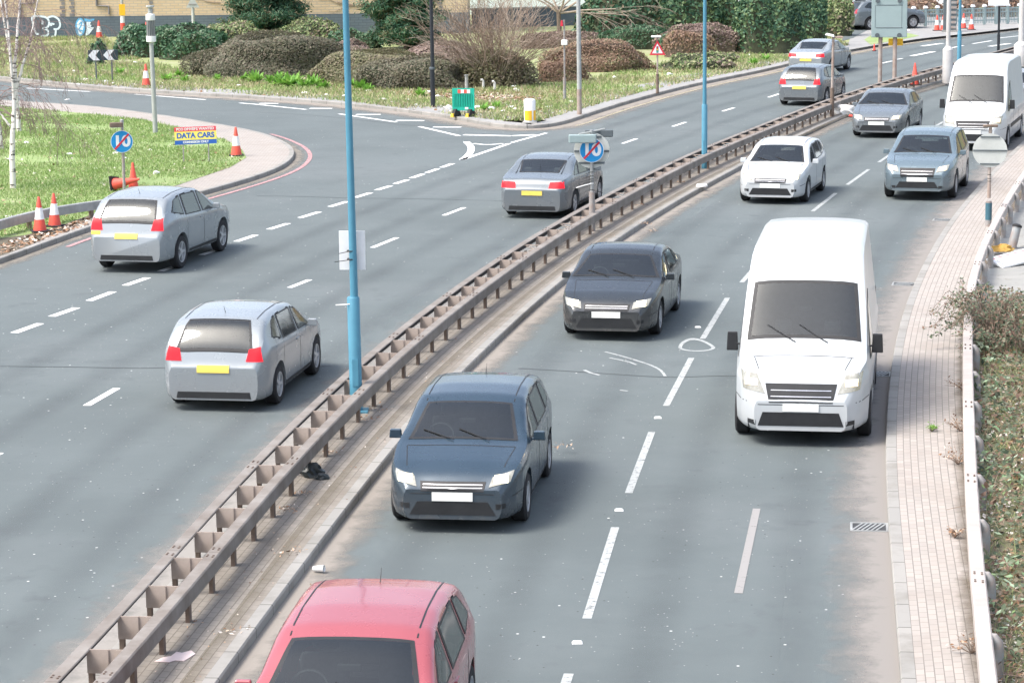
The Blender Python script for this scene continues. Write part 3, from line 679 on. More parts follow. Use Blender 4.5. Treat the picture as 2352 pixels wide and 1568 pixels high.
# ------------------------------------------------------------------ poles, signs, cones and other street furniture
def up(name, base, z0, z1, r0, r1, m, parent, n=14, lx=0.0):
    return MB().tube([(0, 0, z0), (lx*(z1 - z0), 0, z1)], [r0, r1], n).build(name, m, parent, smooth=True)
def lamp_post(base, label, joint, rl, ru, m, h=9.0, flange=False, lean=0.0, group='blue lamp posts in the median'):
    t = thing('lamp_post', label, 'lamp post', base, 0, group)
    k = MB().tube([(0, 0, -.02), (lean*joint, 0, joint - .02), (lean*joint, 0, joint)], [rl, rl, rl*.86], 16); k.build('base_section', m, t, smooth=True)
    up('shaft', base, joint, h, ru, ru*.62, m, t, lx=lean)
    d = MB().box((0, -rl*.98, .62), (rl*.9, .012, .42)).build('door', m, t)
    MB().tube([(lean*h, 0, h - .05), (lean*h - .1, .5, h + .25), (lean*h - .1, 1.6, h + .35)], [.04, .04, .035], 8).build('bracket', m, t, smooth=True)
    bevel(MB().box((lean*h - .1, 1.95, h + .33), (.28, .75, .14), taper=.7).build('lantern', M['pole_grey'], t), .03)
    if flange: MB().box((0, 0, .012), (.36, .36, .022)).build('base_plate', m, t)
    return t
b = G(819, 944, .12); LP1 = lamp_post(b, 'nearest blue lamp post with a white board strapped to it, standing inside the guardrail', HT(b, 681), .097, .062, M['blue'], flange=True, lean=-.008)
b = G(1618, 387, .12); LP2 = lamp_post(b, 'blue lamp post in the median behind the end-of-limit sign, middle one of three', HT(b, 240), .082, .058, M['blue'])
b = G(2202, 182, .12); LP3 = lamp_post(b, 'pale blue lamp post farthest away, next to the white lamp column', HT(b, 72), .085, .062, M['blue'])
# board strapped to the nearest post, seen from behind
b = LP1.location; z1, z0 = HT(b, 514), HT(b, 604); w = 60/SCL((b.x, b.y, 2.5))
t = thing('sign_board', 'plain white board strapped to the nearest blue lamp post, seen from behind', 'sign', (b.x - .02, b.y + .10, 0), R(-2))
bevel(MB().box((0, 0, (z0 + z1)/2), (w, .012, z1 - z0)).build('board', M['white'], t), .004)
for z, tl in ((HT(b, 558), .15), (HT(b, 577), .22)):
    k = MB(); k.lathe([(.076, z - .008), (.079, z), (.076, z + .008)], 16, (0, -.085, 0)); k.tube([(-.03, -.17, z), (-.10, -.17, z - .015), (-tl - .04, -.16, z - .035)], .006, 5)
    k.build('cable_tie', M['tie'], t, smooth=True)
z = HT(b, 678); t = MB(); t.lathe([(.068, z - .012), (.072, z), (.068, z + .012)], 16, (0, 0, 0)); t.tube([(0, -.07, z), (-.10, -.075, z - .01), (-.27, -.06, z - .02)], .009, 5)
o = t.build('cable_tie', M['white_plastic'], smooth=True, loc=(b.x - .012, b.y, 0)); tag(o, 'long white cable tie round the nearest blue lamp post below the board', 'cable tie')

b = G(995, 246, .12); t = thing('lamp_post', 'slim black lamp post on the far verge in front of the clipped shrubs', 'lamp post', b)
zc = HT(b, 157); up('base_section', b, -.02, zc, .095, .09, M['black'], t, lx=-.012); MB().lathe([(.10, zc - .05), (.11, zc - .02), (.105, zc + .03), (.07, zc + .05)], 16, (-.012*zc, 0, 0)).build('collar', M['sign_dark'], t, smooth=True)
up('shaft', b, zc, 8.5, .075, .05, M['black'], t, lx=-.008); MB().tube([(-.1, 0, 8.45), (-.1, -.4, 8.7), (-.1, -1.3, 8.8)], .035, 8).build('bracket', M['black'], t); bevel(MB().box((-.1, -1.6, 8.78), (.26, .6, .12)).build('lantern', M['black'], t), .03)
b = G(1331, 263, .12); t = thing('lamp_post', 'tall pale grey lamp post with a rust brown foot on the verge', 'lamp post', b)
zc = HT(b, 205); up('base_section', b, -.02, zc, .088, .085, M['pole_rusty'], t, lx=-.01); up('shaft', b, zc, 9, .083, .06, M['pole_grey'], t, lx=-.006)
MB().tube([(-.05, 0, 8.9), (-.05, -.6, 9.2), (-.05, -1.5, 9.3)], .035, 8).build('bracket', M['pole_grey'], t); bevel(MB().box((-.05, -1.8, 9.28), (.28, .6, .12)).build('lantern', M['pole_grey'], t), .03)
b = G(1297, 232, .12); t = thing('thin_post', 'thin grey post carrying a small white box and a red cap light', 'post', b)
h = HT(b, 46); z2 = HT(b, 178); up('lower_tube', b, -.02, z2, .06, .058, M['grey_post'], t); up('upper_tube', b, z2, h, .035, .033, M['grey_post'], t)
z = HT(b, 98); bevel(MB().box((0, -.05, z), (.23, .14, .20)).build('box', M['white_plastic'], t), .02)
zt = HT(b, 54); bevel(MB().box((-.09, -.02, zt), (.10, .10, .22), taper=.6).build('warning_light', M['sign_red'], t), .01)
# detector post on the island
b = G(357, 306, .13); t = thing('detector_post', 'grey post topped by a slatted cylinder between two white caps on the island grass', 'post', b)
h0, h1, h2, h3 = HT(b, 96), HT(b, 83), HT(b, 47), HT(b, 32)
up('pole', b, -.02, h0, .085, .072, M['pole_grey'], t, lx=-.012); ox = -.012*h0
MB().lathe([(.06, h0 - .03), (.16, h0), (.165, h1)], 20, (ox, 0, 0)).build('cap', M['white_plastic'], t, smooth=True); MB().lathe([(.15, h2), (.16, h2 + .02), (.15, h3 - .02), (.08, h3)], 20, (ox, 0, 0)).build('cap', M['white_plastic'], t, smooth=True)
k = MB()
for i in range(14):
    a = 2*math.pi*i/14; k.box((ox + .135*math.cos(a), .135*math.sin(a), (h1 + h2)/2), (.022, .014, h2 - h1), rz=a)
k.build('slats', M['galv'], t); MB().lathe([(.11, h1), (.11, h2)], 16, (ox, 0, 0)).build('core', M['sign_dark'], t)
MB().lathe([(.07, h3), (.075, HT(b, 22)), (.05, HT(b, 20)), (.14, HT(b, 16)), (.13, HT(b, 13))], 16, (ox, 0, 0)).build('top_spigot', M['pole_grey'], t, smooth=True)
# chevron board
b = (G(222, 188, .12) + G(258, 183, .12))/2; s = SCL((b.x, b.y, 1)); t = thing('chevron_sign', 'low dark sign board with two white chevrons pointing left, by the verge kerb', 'sign', b, FACE(b) + R(4))
z0, z1 = HT(b, 139), HT(b, 115); w = 68/s; zc = (z0 + z1)/2; hh = (z1 - z0)/2; ox = -1/s
bevel(MB().box((ox, 0, zc), (w, .03, z1 - z0)).build('panel', M['chev'], t), .01)
for x0 in (-.5, -.005):
    a = x0*w + ox + .005; d = .16*w; th = .215*w
    MB().prism([(a, zc), (a + d, zc + hh*.97), (a + d + th, zc + hh*.97), (a + th + .02*w, zc), (a + d + th, zc - hh*.97), (a + d, zc - hh*.97)], -.022, -.016).build('chevron', M['white'], t)
for x in (-18, 18): up('leg', b, -.02, zc, .032, .032, M['sign_dark'], t, 8).location = (x/s, .035, 0)

def cone(base, h, label, tilt=None, rz=0.0, plain=False, red=False):
    t = thing('traffic_cone', label, 'traffic cone', base, rz, 'traffic cones')
    r0, r1 = h*.19, h*.035; q = lambda f: r0 + (r1 - r0)*f
    bevel(MB().box((0, 0, .02), (h*.50, h*.50, .04)).build('base', M['rubber'], t), .012)
    if plain:
        MB().lathe([(r0, .04), (r1, h - .015), (r1*.7, h)], 20).build('body', M['cone_red'], t, smooth=True)
    else:
        MB().lathe([(r0, .04), (q(.34), h*.36)], 20).build('body', M['cone_red'], t, smooth=True)
        MB().lathe([(q(.34) + .003, h*.36), (q(.68) + .003, h*.69)], 20).build('sleeve', M['cone_white'], t, smooth=True)
        MB().lathe([(q(.68), h*.69), (r1, h - .012), (r1*.7, h)], 20).build('tip', M['cone_red'], t, smooth=True)
    if tilt: t.rotation_euler = tilt
    return t
def conepx(px, by, ty, label, **k):
    b = G(px, by, .125); return cone(b, HT(b, ty), label, **k)
conepx(92, 532, 452, 'traffic cone nearest the camera, left one of the pair in front of the low barrier', rz=.3)
conepx(126, 520, 444, 'traffic cone of the pair by the low barrier, the one behind its neighbour', rz=-.2)
conepx(543, 358, 292, 'traffic cone beside the yellow advertising board at the tip of the island', rz=.1)
conepx(336, 198, 147, 'traffic cone on the far verge kerb beside the detector post', rz=.5)
conepx(228, 88, 48, 'traffic cone in front of the graffiti on the dark wall', rz=.2)
conepx(337, 92, 51, 'traffic cone half hidden behind the laurel bush near the dark wall')
conepx(307, 437, 373, 'upright plain orange cone standing just right of the round sign post on the island', plain=True)
b = G(262, 432, .2); cone((b.x, b.y, .30), .85, 'plain orange cone knocked over and lying on the island grass by the sign post', tilt=(R(78), R(8), R(62)), plain=True)
conepx(2152, 71, 35, 'left one of the two cones in front of the dark kiosk at the far junction')
conepx(2166, 71, 35, 'right one of the two cones in front of the dark kiosk at the far junction')
conepx(2213, 66, 31, 'cone standing just right of the farthest blue lamp post by the pale railings')
conepx(2231, 69, 33, 'outermost cone on the right in front of the pale railings')
conepx(2101, 196, 145, 'plain orange cone standing between the beams of the median guardrail', plain=True)
conepx(2008, 118, 100, 'small plain orange cone on the verge behind the big grey sign', plain=True)

def disc(mb, r, y0, y1, c, n=40): return mb.lathe([(r, y0), (r, y1)], n, c, axis='Y')
def limit_sign(parent, c, r):
    MBd = disc(MB(), r, -.006, .006, (c[0], c[1], c[2])).build('sign_face', M['white'], parent)
    disc(MB(), r*.955, -.009, -.0062, c).build('blue_field', M['sign_blue'], parent)
    text('numeral', '10', r*1.36, M['white'], parent, (c[0], c[1] - .0115, c[2]), bold=.016, ex=.0015, fit=r*1.30)
    k = MB(); L_, w_ = r*.93, r*.085; a = R(47)
    ux, uz = math.cos(a), math.sin(a); y = c[1] - .0175
    k.prism([(c[0] - ux*L_ + uz*w_, c[2] - uz*L_ - ux*w_), (c[0] + ux*L_ + uz*w_, c[2] + uz*L_ - ux*w_), (c[0] + ux*L_ - uz*w_, c[2] + uz*L_ + ux*w_), (c[0] - ux*L_ - uz*w_, c[2] - uz*L_ + ux*w_)], y, y + .003)
    k.build('red_bar', M['sign_red'], parent)
def lamp_unit(parent, c, L_, m, rz=0.0, h=.14, d=.12):
    o = bevel(MB().box((0, 0, 0), (L_, d, h)).build('sign_lamp', m, parent), .02); o.location = c; o.rotation_euler = (0, 0, rz)
    g = MB().box((0, -.002, -h/2 + .005), (L_*.9, d*.8, .02)).build('lamp_cover', M['sign_back'], o)
# round sign on the island
b = G(286, 447, .13); s = SCL((b.x, b.y, 1)); t = thing('speed_sign', 'round blue sign with 10 struck through in red on the island grass', 'sign', b, FACE(b))
zc = HT(b, 325); up('pole', b, -.05, HT(b, 282), .042, .04, M['grey_post'], t); limit_sign(t, (-.02, -.06, zc), 25.5/s)
lamp_unit(t, (-13/s, -.12, HT(b, 286)), 30/s, M['rust_post'], R(4), .13); MB().lathe([(.05, HT(b, 284)), (.05, HT(b, 276)), (.02, HT(b, 274))], 12).build('cap', M['galv'], t)
# two-sided sign in the median
b = G(1360, 531, .12); s = SCL((b.x, b.y, 1.2)); t = thing('speed_sign', 'round blue sign with 10 struck through, backed by a larger grey disc, in the median', 'sign', b, FACE(b))
zc = HT(b, 345); up('pole', b, HT(b, 440), HT(b, 299), .040, .038, M['galv'], t); up('base_section', b, -.02, HT(b, 440), .072, .07, M['grey_post'], t)
limit_sign(t, (0, -.055, zc), 28/s); disc(MB(), 41/s, .05, .062, (0, 0, zc - .01)).build('back_disc', M['sign_back'], t)
for dz in (33, 0, -27):
    hw = math.sqrt(max(.01, (40/s)**2 - (dz/s)**2)); MB().box((0, .043, zc + dz/s - .03), (2*hw, .014, .05)).build('stiffener', M['sign_dark'], t)
lamp_unit(t, (-21/s, -.17, HT(b, 317)), 63/s, M['sign_green'], R(3), .19, .14); lamp_unit(t, (17/s, .17, HT(b, 308)), 64/s, M['sign_dark'], R(-4), .17, .14)
MB().tube([(-.30, -.17, HT(b, 307)), (0, 0, HT(b, 303)), (.30, .17, HT(b, 298))], .022, 8).build('lamp_arm', M['pole_grey'], t)
for y, a, L_, m in ((395, -.2, .12, 'tie'), (404, -.25, .20, 'tie'), (411, -.3, .24, 'tie'), (416, -.28, .18, 'tie'), (421, -.35, .34, 'white_plastic'), (436, .3, -.22, 'tie')):
    z = HT(b, y); k = MB(); k.lathe([(.041, z - .008), (.046, z), (.041, z + .008)], 12); k.tube([(0, -.045, z), (-L_*.5, -.05, z - abs(L_)*.12), (-L_ - .03*(1 if L_ > 0 else -1), -.045, z - abs(L_)*.30)], .006 if m == 'tie' else .011, 5); k.build('cable_tie', M[m], t, smooth=True)
# sign seen from behind on the right
b = G(2270, 520, .122); s = SCL((b.x, b.y, 1.2)); t = thing('round_sign', 'round grey sign seen from behind beside the brick pavement, rusty lamp on top', 'sign', b, FACE(b))
zc = HT(b, 345); up('pole', b, HT(b, 455), HT(b, 288), .042, .04, M['pole_rusty'], t); up('base_section', b, -.02, HT(b, 462), .072, .07, M['grey_post'], t); up('sleeve', b, .16, HT(b, 466), .077, .077, mat('dark_teal_sleeve', (.05, .13, .17), .4, .1), t)
disc(MB(), 39/s, -.02, -.008, (0, -.05, zc)).build('disc', M['sign_back'], t)
for dz in (31, 0, -31):
    hw = math.sqrt(max(.01, (38/s)**2 - (dz/s)**2)); MB().box((0, -.082, zc + dz/s), (2*hw, .02, .03)).build('stiffener', M['sign_dark'], t)
lamp_unit(t, (0, -.03, HT(b, 289)), 34/s, M['rust_post'], R(2), .06, .12)
k = MB()
for y in (401, 410, 416): z = HT(b, y); k.lathe([(.043, z - .008), (.048, z), (.043, z + .008)], 12)
k.build('cable_tie', M['tie'], t)
# advertising board
b = (G(422, 373, .13) + G(480, 371, .13))/2; s = SCL((b.x, b.y, 1)); t = thing('advert_board', 'small advertising board with red, yellow and blue bands on two thin legs', 'sign board', b, FACE(b) + R(-5))
zT, zB = HT(b, 291), HT(b, 331); w = 96/s; hh = zT - zB; rot = Matrix.Rotation(R(1.6), 4, 'Y')
pn = thing('panel', None, None); pn.parent = t; pn.location = (0, -.03, (zT + zB)/2); pn.rotation_euler = (0, R(-1.6), 0)
MB().box((0, .006, 0), (w, .01, hh)).build('backing', M['white'], pn)
z = hh/2
for fr, m, tx, sz, tm in ((.26, 'ad_red', 'PCO DRIVERS WANTED', .105, 'white'), (.49, 'ad_yellow', 'DATA CARS', .215, 'ad_blue'), (.25, 'ad_blue', 'COMMISSION ONLY', .088, 'white')):
    hb = hh*fr; MB().box((0, -.003, z - hb/2), (w, .006, hb)).build('band', M[m], pn)
    text('lettering', tx, sz, M[tm], pn, (0, -.0075, z - hb/2), ex=.001, bold=.004 if sz < .15 else .009, fit=w*{'P': .90, 'D': .90, 'C': .62}[tx[0]])
    z -= hb
for x in (-29, 29): up('leg', b, -.02, (zT + zB)/2, .02, .02, M['grey_post'], t, 8).location = (x/s, 0, 0)
# traffic signals ahead
b = G(1510, 214, .12); s = SCL((b.x, b.y, 1.2)); t = thing('warning_sign', 'red triangle sign showing a traffic light on a rusty post', 'sign', b, FACE(b))
up('pole', b, .0, HT(b, 84), .035, .033, M['pole_rusty'], t); up('base_section', b, -.02, HT(b, 170), .06, .056, M['rust_post'], t)
z0, z1 = HT(b, 127), HT(b, 92); w = 37/s; ht = z1 - z0; y = -.05
MB().prism([(-w/2, z0), (w/2, z0), (0, z1)], y - .006, y).build('red_triangle', M['sign_red'], t)
MB().prism([(-w*.335, z0 + ht*.12), (w*.335, z0 + ht*.12), (0, z0 + ht*.76)], y - .010, y - .0065).build('white_field', M['white'], t)
MB().box((0, y - .012, z0 + ht*.37), (w*.13, .003, ht*.42)).build('signal_symbol', M['chev'], t)
for i, m in enumerate(('sign_red', 'sign_yellow', 'green_plastic')): MB().lathe([(w*.05, -.0155), (w*.05, -.0138)], 12, (0, y, z0 + ht*(.50 - .13*i)), axis='Y').build('signal_light', M[m], t)
lamp_unit(t, (-.05, -.08, HT(b, 84)), 23/s, M['white_plastic'], 0, .07, .12)
# back of the big message sign
bl, br = G(2021, 196, .12), G(2054, 190, .12); b = (bl + br)/2; s = SCL((b.x, b.y, 2)); t = thing('message_sign', 'large pale grey message sign seen from behind on two posts in the median', 'sign', b, FACE(b))
zB = HT(b, 86); zT = zB + 95/s; w = 81/s
bevel(MB().box((.05, -.02, (zB + zT)/2), (w, .28, zT - zB)).build('cabinet', M['sign_green'], t), .02)
for x in (-24, 26):
    for y in (81, 1.5): MB().lathe([(5.2/s, -.20), (5.2/s, -.165), (4/s, -.155)], 16, (x/s, 0, HT(b, y)), axis='Y').build('lifting_knob', M['sign_dark'], t)
k = MB()
for y in (64, 12): k.box((.05, -.163, HT(b, y)), (60/s, .006, .03))
for x in (-29, 31): k.box((x/s, -.1628, (HT(b, 64) + HT(b, 12))/2), (.015, .006, HT(b, 12) - HT(b, 64)))
k.build('door_seam', M['sign_dark'], t)
for x in (-16.5, 16.5): up('leg', b, -.05, zB, .085, .085, M['pole_rusty'], t).location = (x/s, 0, 0)
b2 = br + Vector((0, -.22, 0)); s = SCL((b2.x, b2.y, 1.5)); t = thing('yellow_sign', 'small orange-yellow temporary sign with faded print hung on the post of the big grey sign', 'sign', b2, FACE(b2))
z0, z1 = HT(b2, 105), HT(b2, 89); bevel(MB().box((.0, 0, (z0 + z1)/2), (33/s, .02, z1 - z0)).build('panel', M['sign_yellow'], t), .006)
k = MB(); pr = mat('faded_print', (.66, .34, .03), .6)
for zf, xs in ((.64, [(-.06, .10), (.06, .07)]), (.28, [(-.19, .04), (-.13, .02), (-.06, .08), (.07, .09), (.17, .06)])):
    for x, ww in xs: k.box((x, -.0115, z0 + (z1 - z0)*zf), (ww, .002, .045))
k.build('faded_print', pr, t); MB().box((0, .04, z1 - .05), (.2, .06, .03)).build('bracket', M['galv'], t)
# old lamp post with two heads
b = G(1911, 268, .12); s = SCL((b.x, b.y, 1.5)); t = thing('camera_post', 'rust streaked post with two small lamp heads standing inside the guardrail', 'post', b, FACE(b))
h = HT(b, 84); up('pole', b, 1.0, h, .05, .045, M['pole_rusty'], t, lx=.01); up('base_section', b, -.02, 1.0, .075, .07, M['rust_post'], t)
for c, L_, m, a in (((-.10, -.1, h + .05), .34, 'white_plastic', 12), ((.24, .05, h - .03), .24, 'pole_rusty', 3)):
    o = bevel(MB().box((0, 0, 0), (L_, .16, .08), taper=.8).build('lamp_head', M[m], t), .02); o.location = c; o.rotation_euler = (0, R(a), 0)
MB().tube([(0, 0, h - .02), (.2, .03, h - .05)], .025, 8).build('lamp_arm', M['pole_rusty'], t)
# white column with a thick base, and its twin at the edge
for px, by, yt, yb, w, lb in ((2176, 190, 112, 115, 24, 'white lamp column with a thick cylindrical base beside the farthest blue post'), (2345, 150, 98, 104, 34, 'white lamp column with a thick base at the right edge')):
    b = G(px, by, .12); s = SCL((b.x, b.y, 1)); t = thing('lamp_column', lb, 'lamp post', b, 0, 'white lamp columns'); zt = HT(b, yb); r = w/2/s
    MB().lathe([(r*.96, -.02), (r, .1), (r, zt), (r*.98, zt + .02), (r*.55, zt + .14), (r*.45, zt + .16)], 24).build('base_section', M['pole_white'], t, smooth=True)
    up('shaft', b, zt + .15, 9, r*.42, r*.3, M['pole_white'], t); MB().tube([(0, 0, 8.95), (0, -.5, 9.2), (0, -1.4, 9.3)], .04, 8).build('bracket', M['pole_white'], t); bevel(MB().box((0, -1.7, 9.28), (.3, .6, .13)).build('lantern', M['pole_white'], t), .03)
    MB().lathe([(r + .006, zt*.98), (r + .006, zt*.985)], 24).build('base_ring', M['sign_back'], t)
# dark kiosk and signs at the far junction
b = G(2181, 73, .13); s = SCL((b.x, b.y, 1)); t = thing('kiosk', 'tall dark grey ribbed cabinet standing behind the white lamp column', 'kiosk', b, FACE(b)); w = 31/s; h = HT(b, -12)
bevel(MB().box((0, 0, h/2), (w, .5, h)).build('cabinet', M['sign_dark'], t), .04)
k = MB()
for i in range(7): k.box((w*.28, -.262, .25 + i*h/7.5), (w*.40, .03, h/15))
k.build('louvres', M['grey_post'], t); MB().box((0, -.01, .05), (w + .1, .6, .1)).build('base_plate', M['concrete'], t)
for px, by, x0, x1, yb, lb, ht in ((1718, 120, 1695, 1741, 10, 'white sign panel on a black post in front of the evergreen hedge', 1.0), (2293, 118, 2268, 2315, 14, 'white sign panel on a black post at the far right of the median', 1.2)):
    b = G(px, by, .12); s = SCL((b.x, b.y, 2)); t = thing('panel_sign', lb, 'sign', b, FACE(b)); z = HT(b, yb); w = (x1 - x0)/s
    up('pole', b, -.02, z + ht, .055, .05, M['black'], t); bevel(MB().box((((x0 + x1)/2 - px)/s, -.08, z + ht/2), (w, .03, ht)).build('panel', M['white'], t), .01)
    MB().box((((x0 + x1)/2 - px)/s, -.098, z + .05), (w*.96, .004, .02)).build('panel_edge', M['sign_back'], t); up('base_section', b, -.02, .8, .07, .07, M['black'], t)
# yellow topped post and the back of a triangle near the wall
b = G(283, 91, .12); s = SCL((b.x, b.y, 1)); t = thing('banded_post', 'grey post with an orange panel before the yellow brick wall', 'post', b, FACE(b))
up('pole', b, -.02, HT(b, -14), .09, .08, M['pole_grey'], t); MB().box((0, -.09, (HT(b, 10) + HT(b, 36))/2), (.33, .06, HT(b, 10) - HT(b, 36))).build('panel', M['sign_yellow'], t); MB().lathe([(.13, .0), (.12, HT(b, 53))], 14).build('foot_band', M['cone_red'], t); MB().lathe([(.12, HT(b, 52.9)), (.11, HT(b, 37))], 14).build('sleeve', M['white'], t)
b = G(445, 91, .12); s = SCL((b.x, b.y, 1)); t = thing('triangle_sign', 'grey triangular sign seen from behind in front of the yellow brick wall', 'sign', b, FACE(b))
up('pole', b, -.02, HT(b, 0), .09, .08, M['sign_back'], t); z = HT(b, 18); MB().prism([(-15/s, z), (15/s, z), (0, z + 27/s)], -.115, -.10).build('panel', M['sign_back'], t); MB().box((0, -.125, z + .18), (.4, .02, .05)).build('stiffener', M['grey_post'], t)
# green plastic barrier
b = (G(1052, 266, .12) + G(1078, 270, .12))/2; s = SCL((b.x, b.y, .5)); t = thing('plastic_barrier', 'green plastic road barrier with a red and white strip on yellow-tipped feet', 'barrier', b, FACE(b) - R(14))
w = 52/s; z0, z1 = HT(b, 254), HT(b, 203); hh = z1 - z0; k = MB()
k.box((0, 0, z1 - .10), (w, .06, .20)); k.box((0, 0, z0 + .06), (w, .06, .12)); k.box((-w/2 + .03, 0, (z0 + z1)/2), (.06, .062, hh - .1)); k.box((w/2 - .03, 0, (z0 + z1)/2), (.06, .062, hh - .1))
k.box((0, .012, (z0 + z1)/2), (w*.98, .015, hh*.9))
for i in range(8): k.box((-w/2 + .10 + i*(w - .2)/7, -.008, (z0 + z1)/2 - .04), (.028, .05, hh - .30))
k.build('panel', M['green_plastic'], t)
st = MB()
for i in range(4): st.box((-w*.27 + (i + .5)*w*.56/4 + .02, -.034, z1 - .11), (w*.56/4, .008, .13), mi=i % 2)
st.build('reflective_strip', [M['cone_red'], M['white']], t)
MB().box((.12, -.034, z0 + .08), (.12, .006, .08)).build('sticker', M['white'], t)
for x in (-w*.34, w*.34):
    f = MB(); f.prism([(-.26, 0), (.26, 0), (.10, z0 + .05), (-.10, z0 + .05)], -.06, .06); o = f.build('foot', M['rubber'], t); o.location = (x, 0, 0); o.rotation_euler = (0, 0, R(70))
    MB().box((-.22, 0, .06), (.12, .125, .13), taper=.7).build('foot_tip', M['yellow_plastic'], o)
# bollard, small post behind the barrier
b = G(1217, 282, .122); s = SCL((b.x, b.y, .5)); t = thing('bollard', 'white and yellow traffic bollard on the kerb corner at the end of the arm', 'bollard', b, FACE(b)); r = 13.5/s; h = HT(b, 227)
MB().lathe([(r*.97, .03), (r, h - .06), (r*.9, h - .02), (r*.55, h)], 24).build('shell', M['white_plastic'], t, smooth=True)
for x0, x1 in ((-.85, .35), (.62, 1.0)):
    k = MB(); A0, A1 = math.asin(max(-1, x0)), math.asin(min(1, x1)); n = 9; vs = []
    for z in (.09, h*.52):
        for i in range(n): a = A0 + (A1 - A0)*i/(n - 1); vs.append((math.sin(a)*(r + .006), -math.cos(a)*(r + .006), z))
    k.add(vs, [(i, i + 1, i + 1 + n, i + n) for i in range(n - 1)]); k.build('yellow_panel', M['sign_yellow'], t)
MB().box((0, 0, .02), (.52, .50, .05), taper=.9).build('base_plate', M['concrete'], t)
b = G(1072, 222, .12); t = thing('short_post', 'short grey pipe post with a flat cap behind the green barrier', 'post', b); h = HT(b, 174); up('pipe', b, -.02, h, .065, .065, M['galv'], t); MB().lathe([(.09, h), (.09, h + .03)], 14).build('cap', M['galv'], t)
for px, by, lb in ((1110, 204, 'curved pale vent pipe in the grass to the right of the green barrier'), (1136, 208, 'thin pale marker peg in the grass near the bare shrub')):
    b = G(px, by, .12); t = thing('marker_peg', lb, 'peg', b); MB().tube([(0, 0, 0), (0, 0, .30), (-.04, -.02, .36), (-.1, -.03, .36)], .05, 8).build('pipe', M['offwhite'], t, smooth=True); MB().lathe([(.08, 0), (.07, .03)], 10).build('foot', M['galv'], t)
# pale railings at the far junction
a, e = G(2098, 62, .13), G(2420, 52, .13); d = (e - a); Lf = d.length; ang = math.atan2(d.y, d.x)
t = thing('railing', 'pale grey railings with capped posts behind the far junction', 'fence', a, ang); h = HT(a, 20); n = 13
k = MB()
for z in (.25, .7, h - .12): k.box((Lf/2, 0, z), (Lf, .05, .06))
k.build('rails', M['sign_green'], t)
for i in range(n):
    x = Lf*i/(n - 1); MB().box((x, 0, h/2), (.13, .13, h)).build('post', M['sign_green'], t); MB().box((x, 0, h + .06), (.24, .2, .13), taper=.6).build('post_cap', M['white'], t)
k = MB()
for i in range(90): k.box((Lf*(i + .5)/90, .0, h*.5), (.035, .03, h*.86))
k.build('bars', M['sign_green'], t)
# rubbish
def crumple(name, c, r, m, label, cat, zs=.5, seed=0, group=None, n=3, rz=0.0, stretch=(1, 1)):
    import bmesh
    bm = bmesh.new(); bmesh.ops.create_icosphere(bm, subdivisions=n, radius=1); rr = random.Random(seed); ph = [(rr.uniform(1.5, 4.5), rr.uniform(0, 6), Vector((rr.gauss(0, 1), rr.gauss(0, 1), rr.gauss(0, 1))).normalized()) for _ in range(9)]
    for v in bm.verts:
        f = 1 + .13*sum(math.sin(k*v.co.dot(d)*2.2 + p) for k, p, d in ph)/1.6 + rr.uniform(-.05, .05)
        v.co = Vector((v.co.x*r*f*stretch[0], v.co.y*r*f*stretch[1], max(v.co.z*f, -.35)*r*zs))
    zb = min(v.co.z for v in bm.verts)
    for v in bm.verts: v.co.z -= zb
    me = bpy.data.meshes.new(name); bm.to_mesh(me); bm.free(); o = link(name, me, m, None, True); o.location = c; o.rotation_euler = (0, 0, rz); return tag(o, label, cat, group)
b = G(722, 1094, .12); crumple('rubbish_bag', b + Vector((-.03, 0, 0)), .15, M['bag'], 'shiny black rubbish bag slumped on the median paving', 'rubbish bag', .85, 3, rz=R(-25), stretch=(1.15, .8))
b = G(740, 1100, .12); crumple('bag_flap', b, .075, M['bag'], 'loose black end of the rubbish bag, pale at the tip', 'rubbish', .7, 5, stretch=(1.3, .8))
def sheet(px, py, pts, m, label, z=.124, cat='litter', name='paper_sheet', th=.006):
    c = G(px, py, z); mb = MB(); mb.prismz([(x, y) for x, y in pts], 0, th); n = len(pts)
    o = mb.build(name, m, loc=c); return tag(o, label, cat)
sheet(405, 1508, [(-.21, -.16), (-.05, -.19), (.0, -.13), (.10, -.15), (.19, .10), (.13, .22), (.04, .14), (-.02, .18), (-.06, .02), (-.14, -.02)], mat('pink_paper', (.72, .60, .58), .8, .05), 'pale pink scrap of paper on the median paving near the camera')
o = MB().lathe([(.030, 0), (.042, .14), (.040, .14), (.028, .006)], 16).build('paper_cup', M['white_plastic'], loc=G(720, 1305, .05), smooth=True); o.rotation_euler = (R(84), 0, R(70)); o['label'] = 'white paper cup lying in the gutter of the median'; o['category'] = 'cup'
o = MB().lathe([(.16, 0), (.15, .05), (.13, .06), (.02, .035)], 18).build('plastic_dish', M['white_plastic'], loc=G(1612, 428, .125), smooth=True); o['label'] = 'white dish of plastic lying on the median below the second blue post'; o['category'] = 'litter'
b = G(1938, 262, .12); crumple('carrier_bag', b, .28, M['offwhite'], 'crumpled grey carrier bag on the median beside the rust streaked post', 'litter', .8, 9, stretch=(1.6, 1))
b = G(1955, 268, .12); crumple('red_scrap', b, .09, M['cone_red'], 'small orange scrap beside the carrier bag on the median', 'litter', .6, 19)
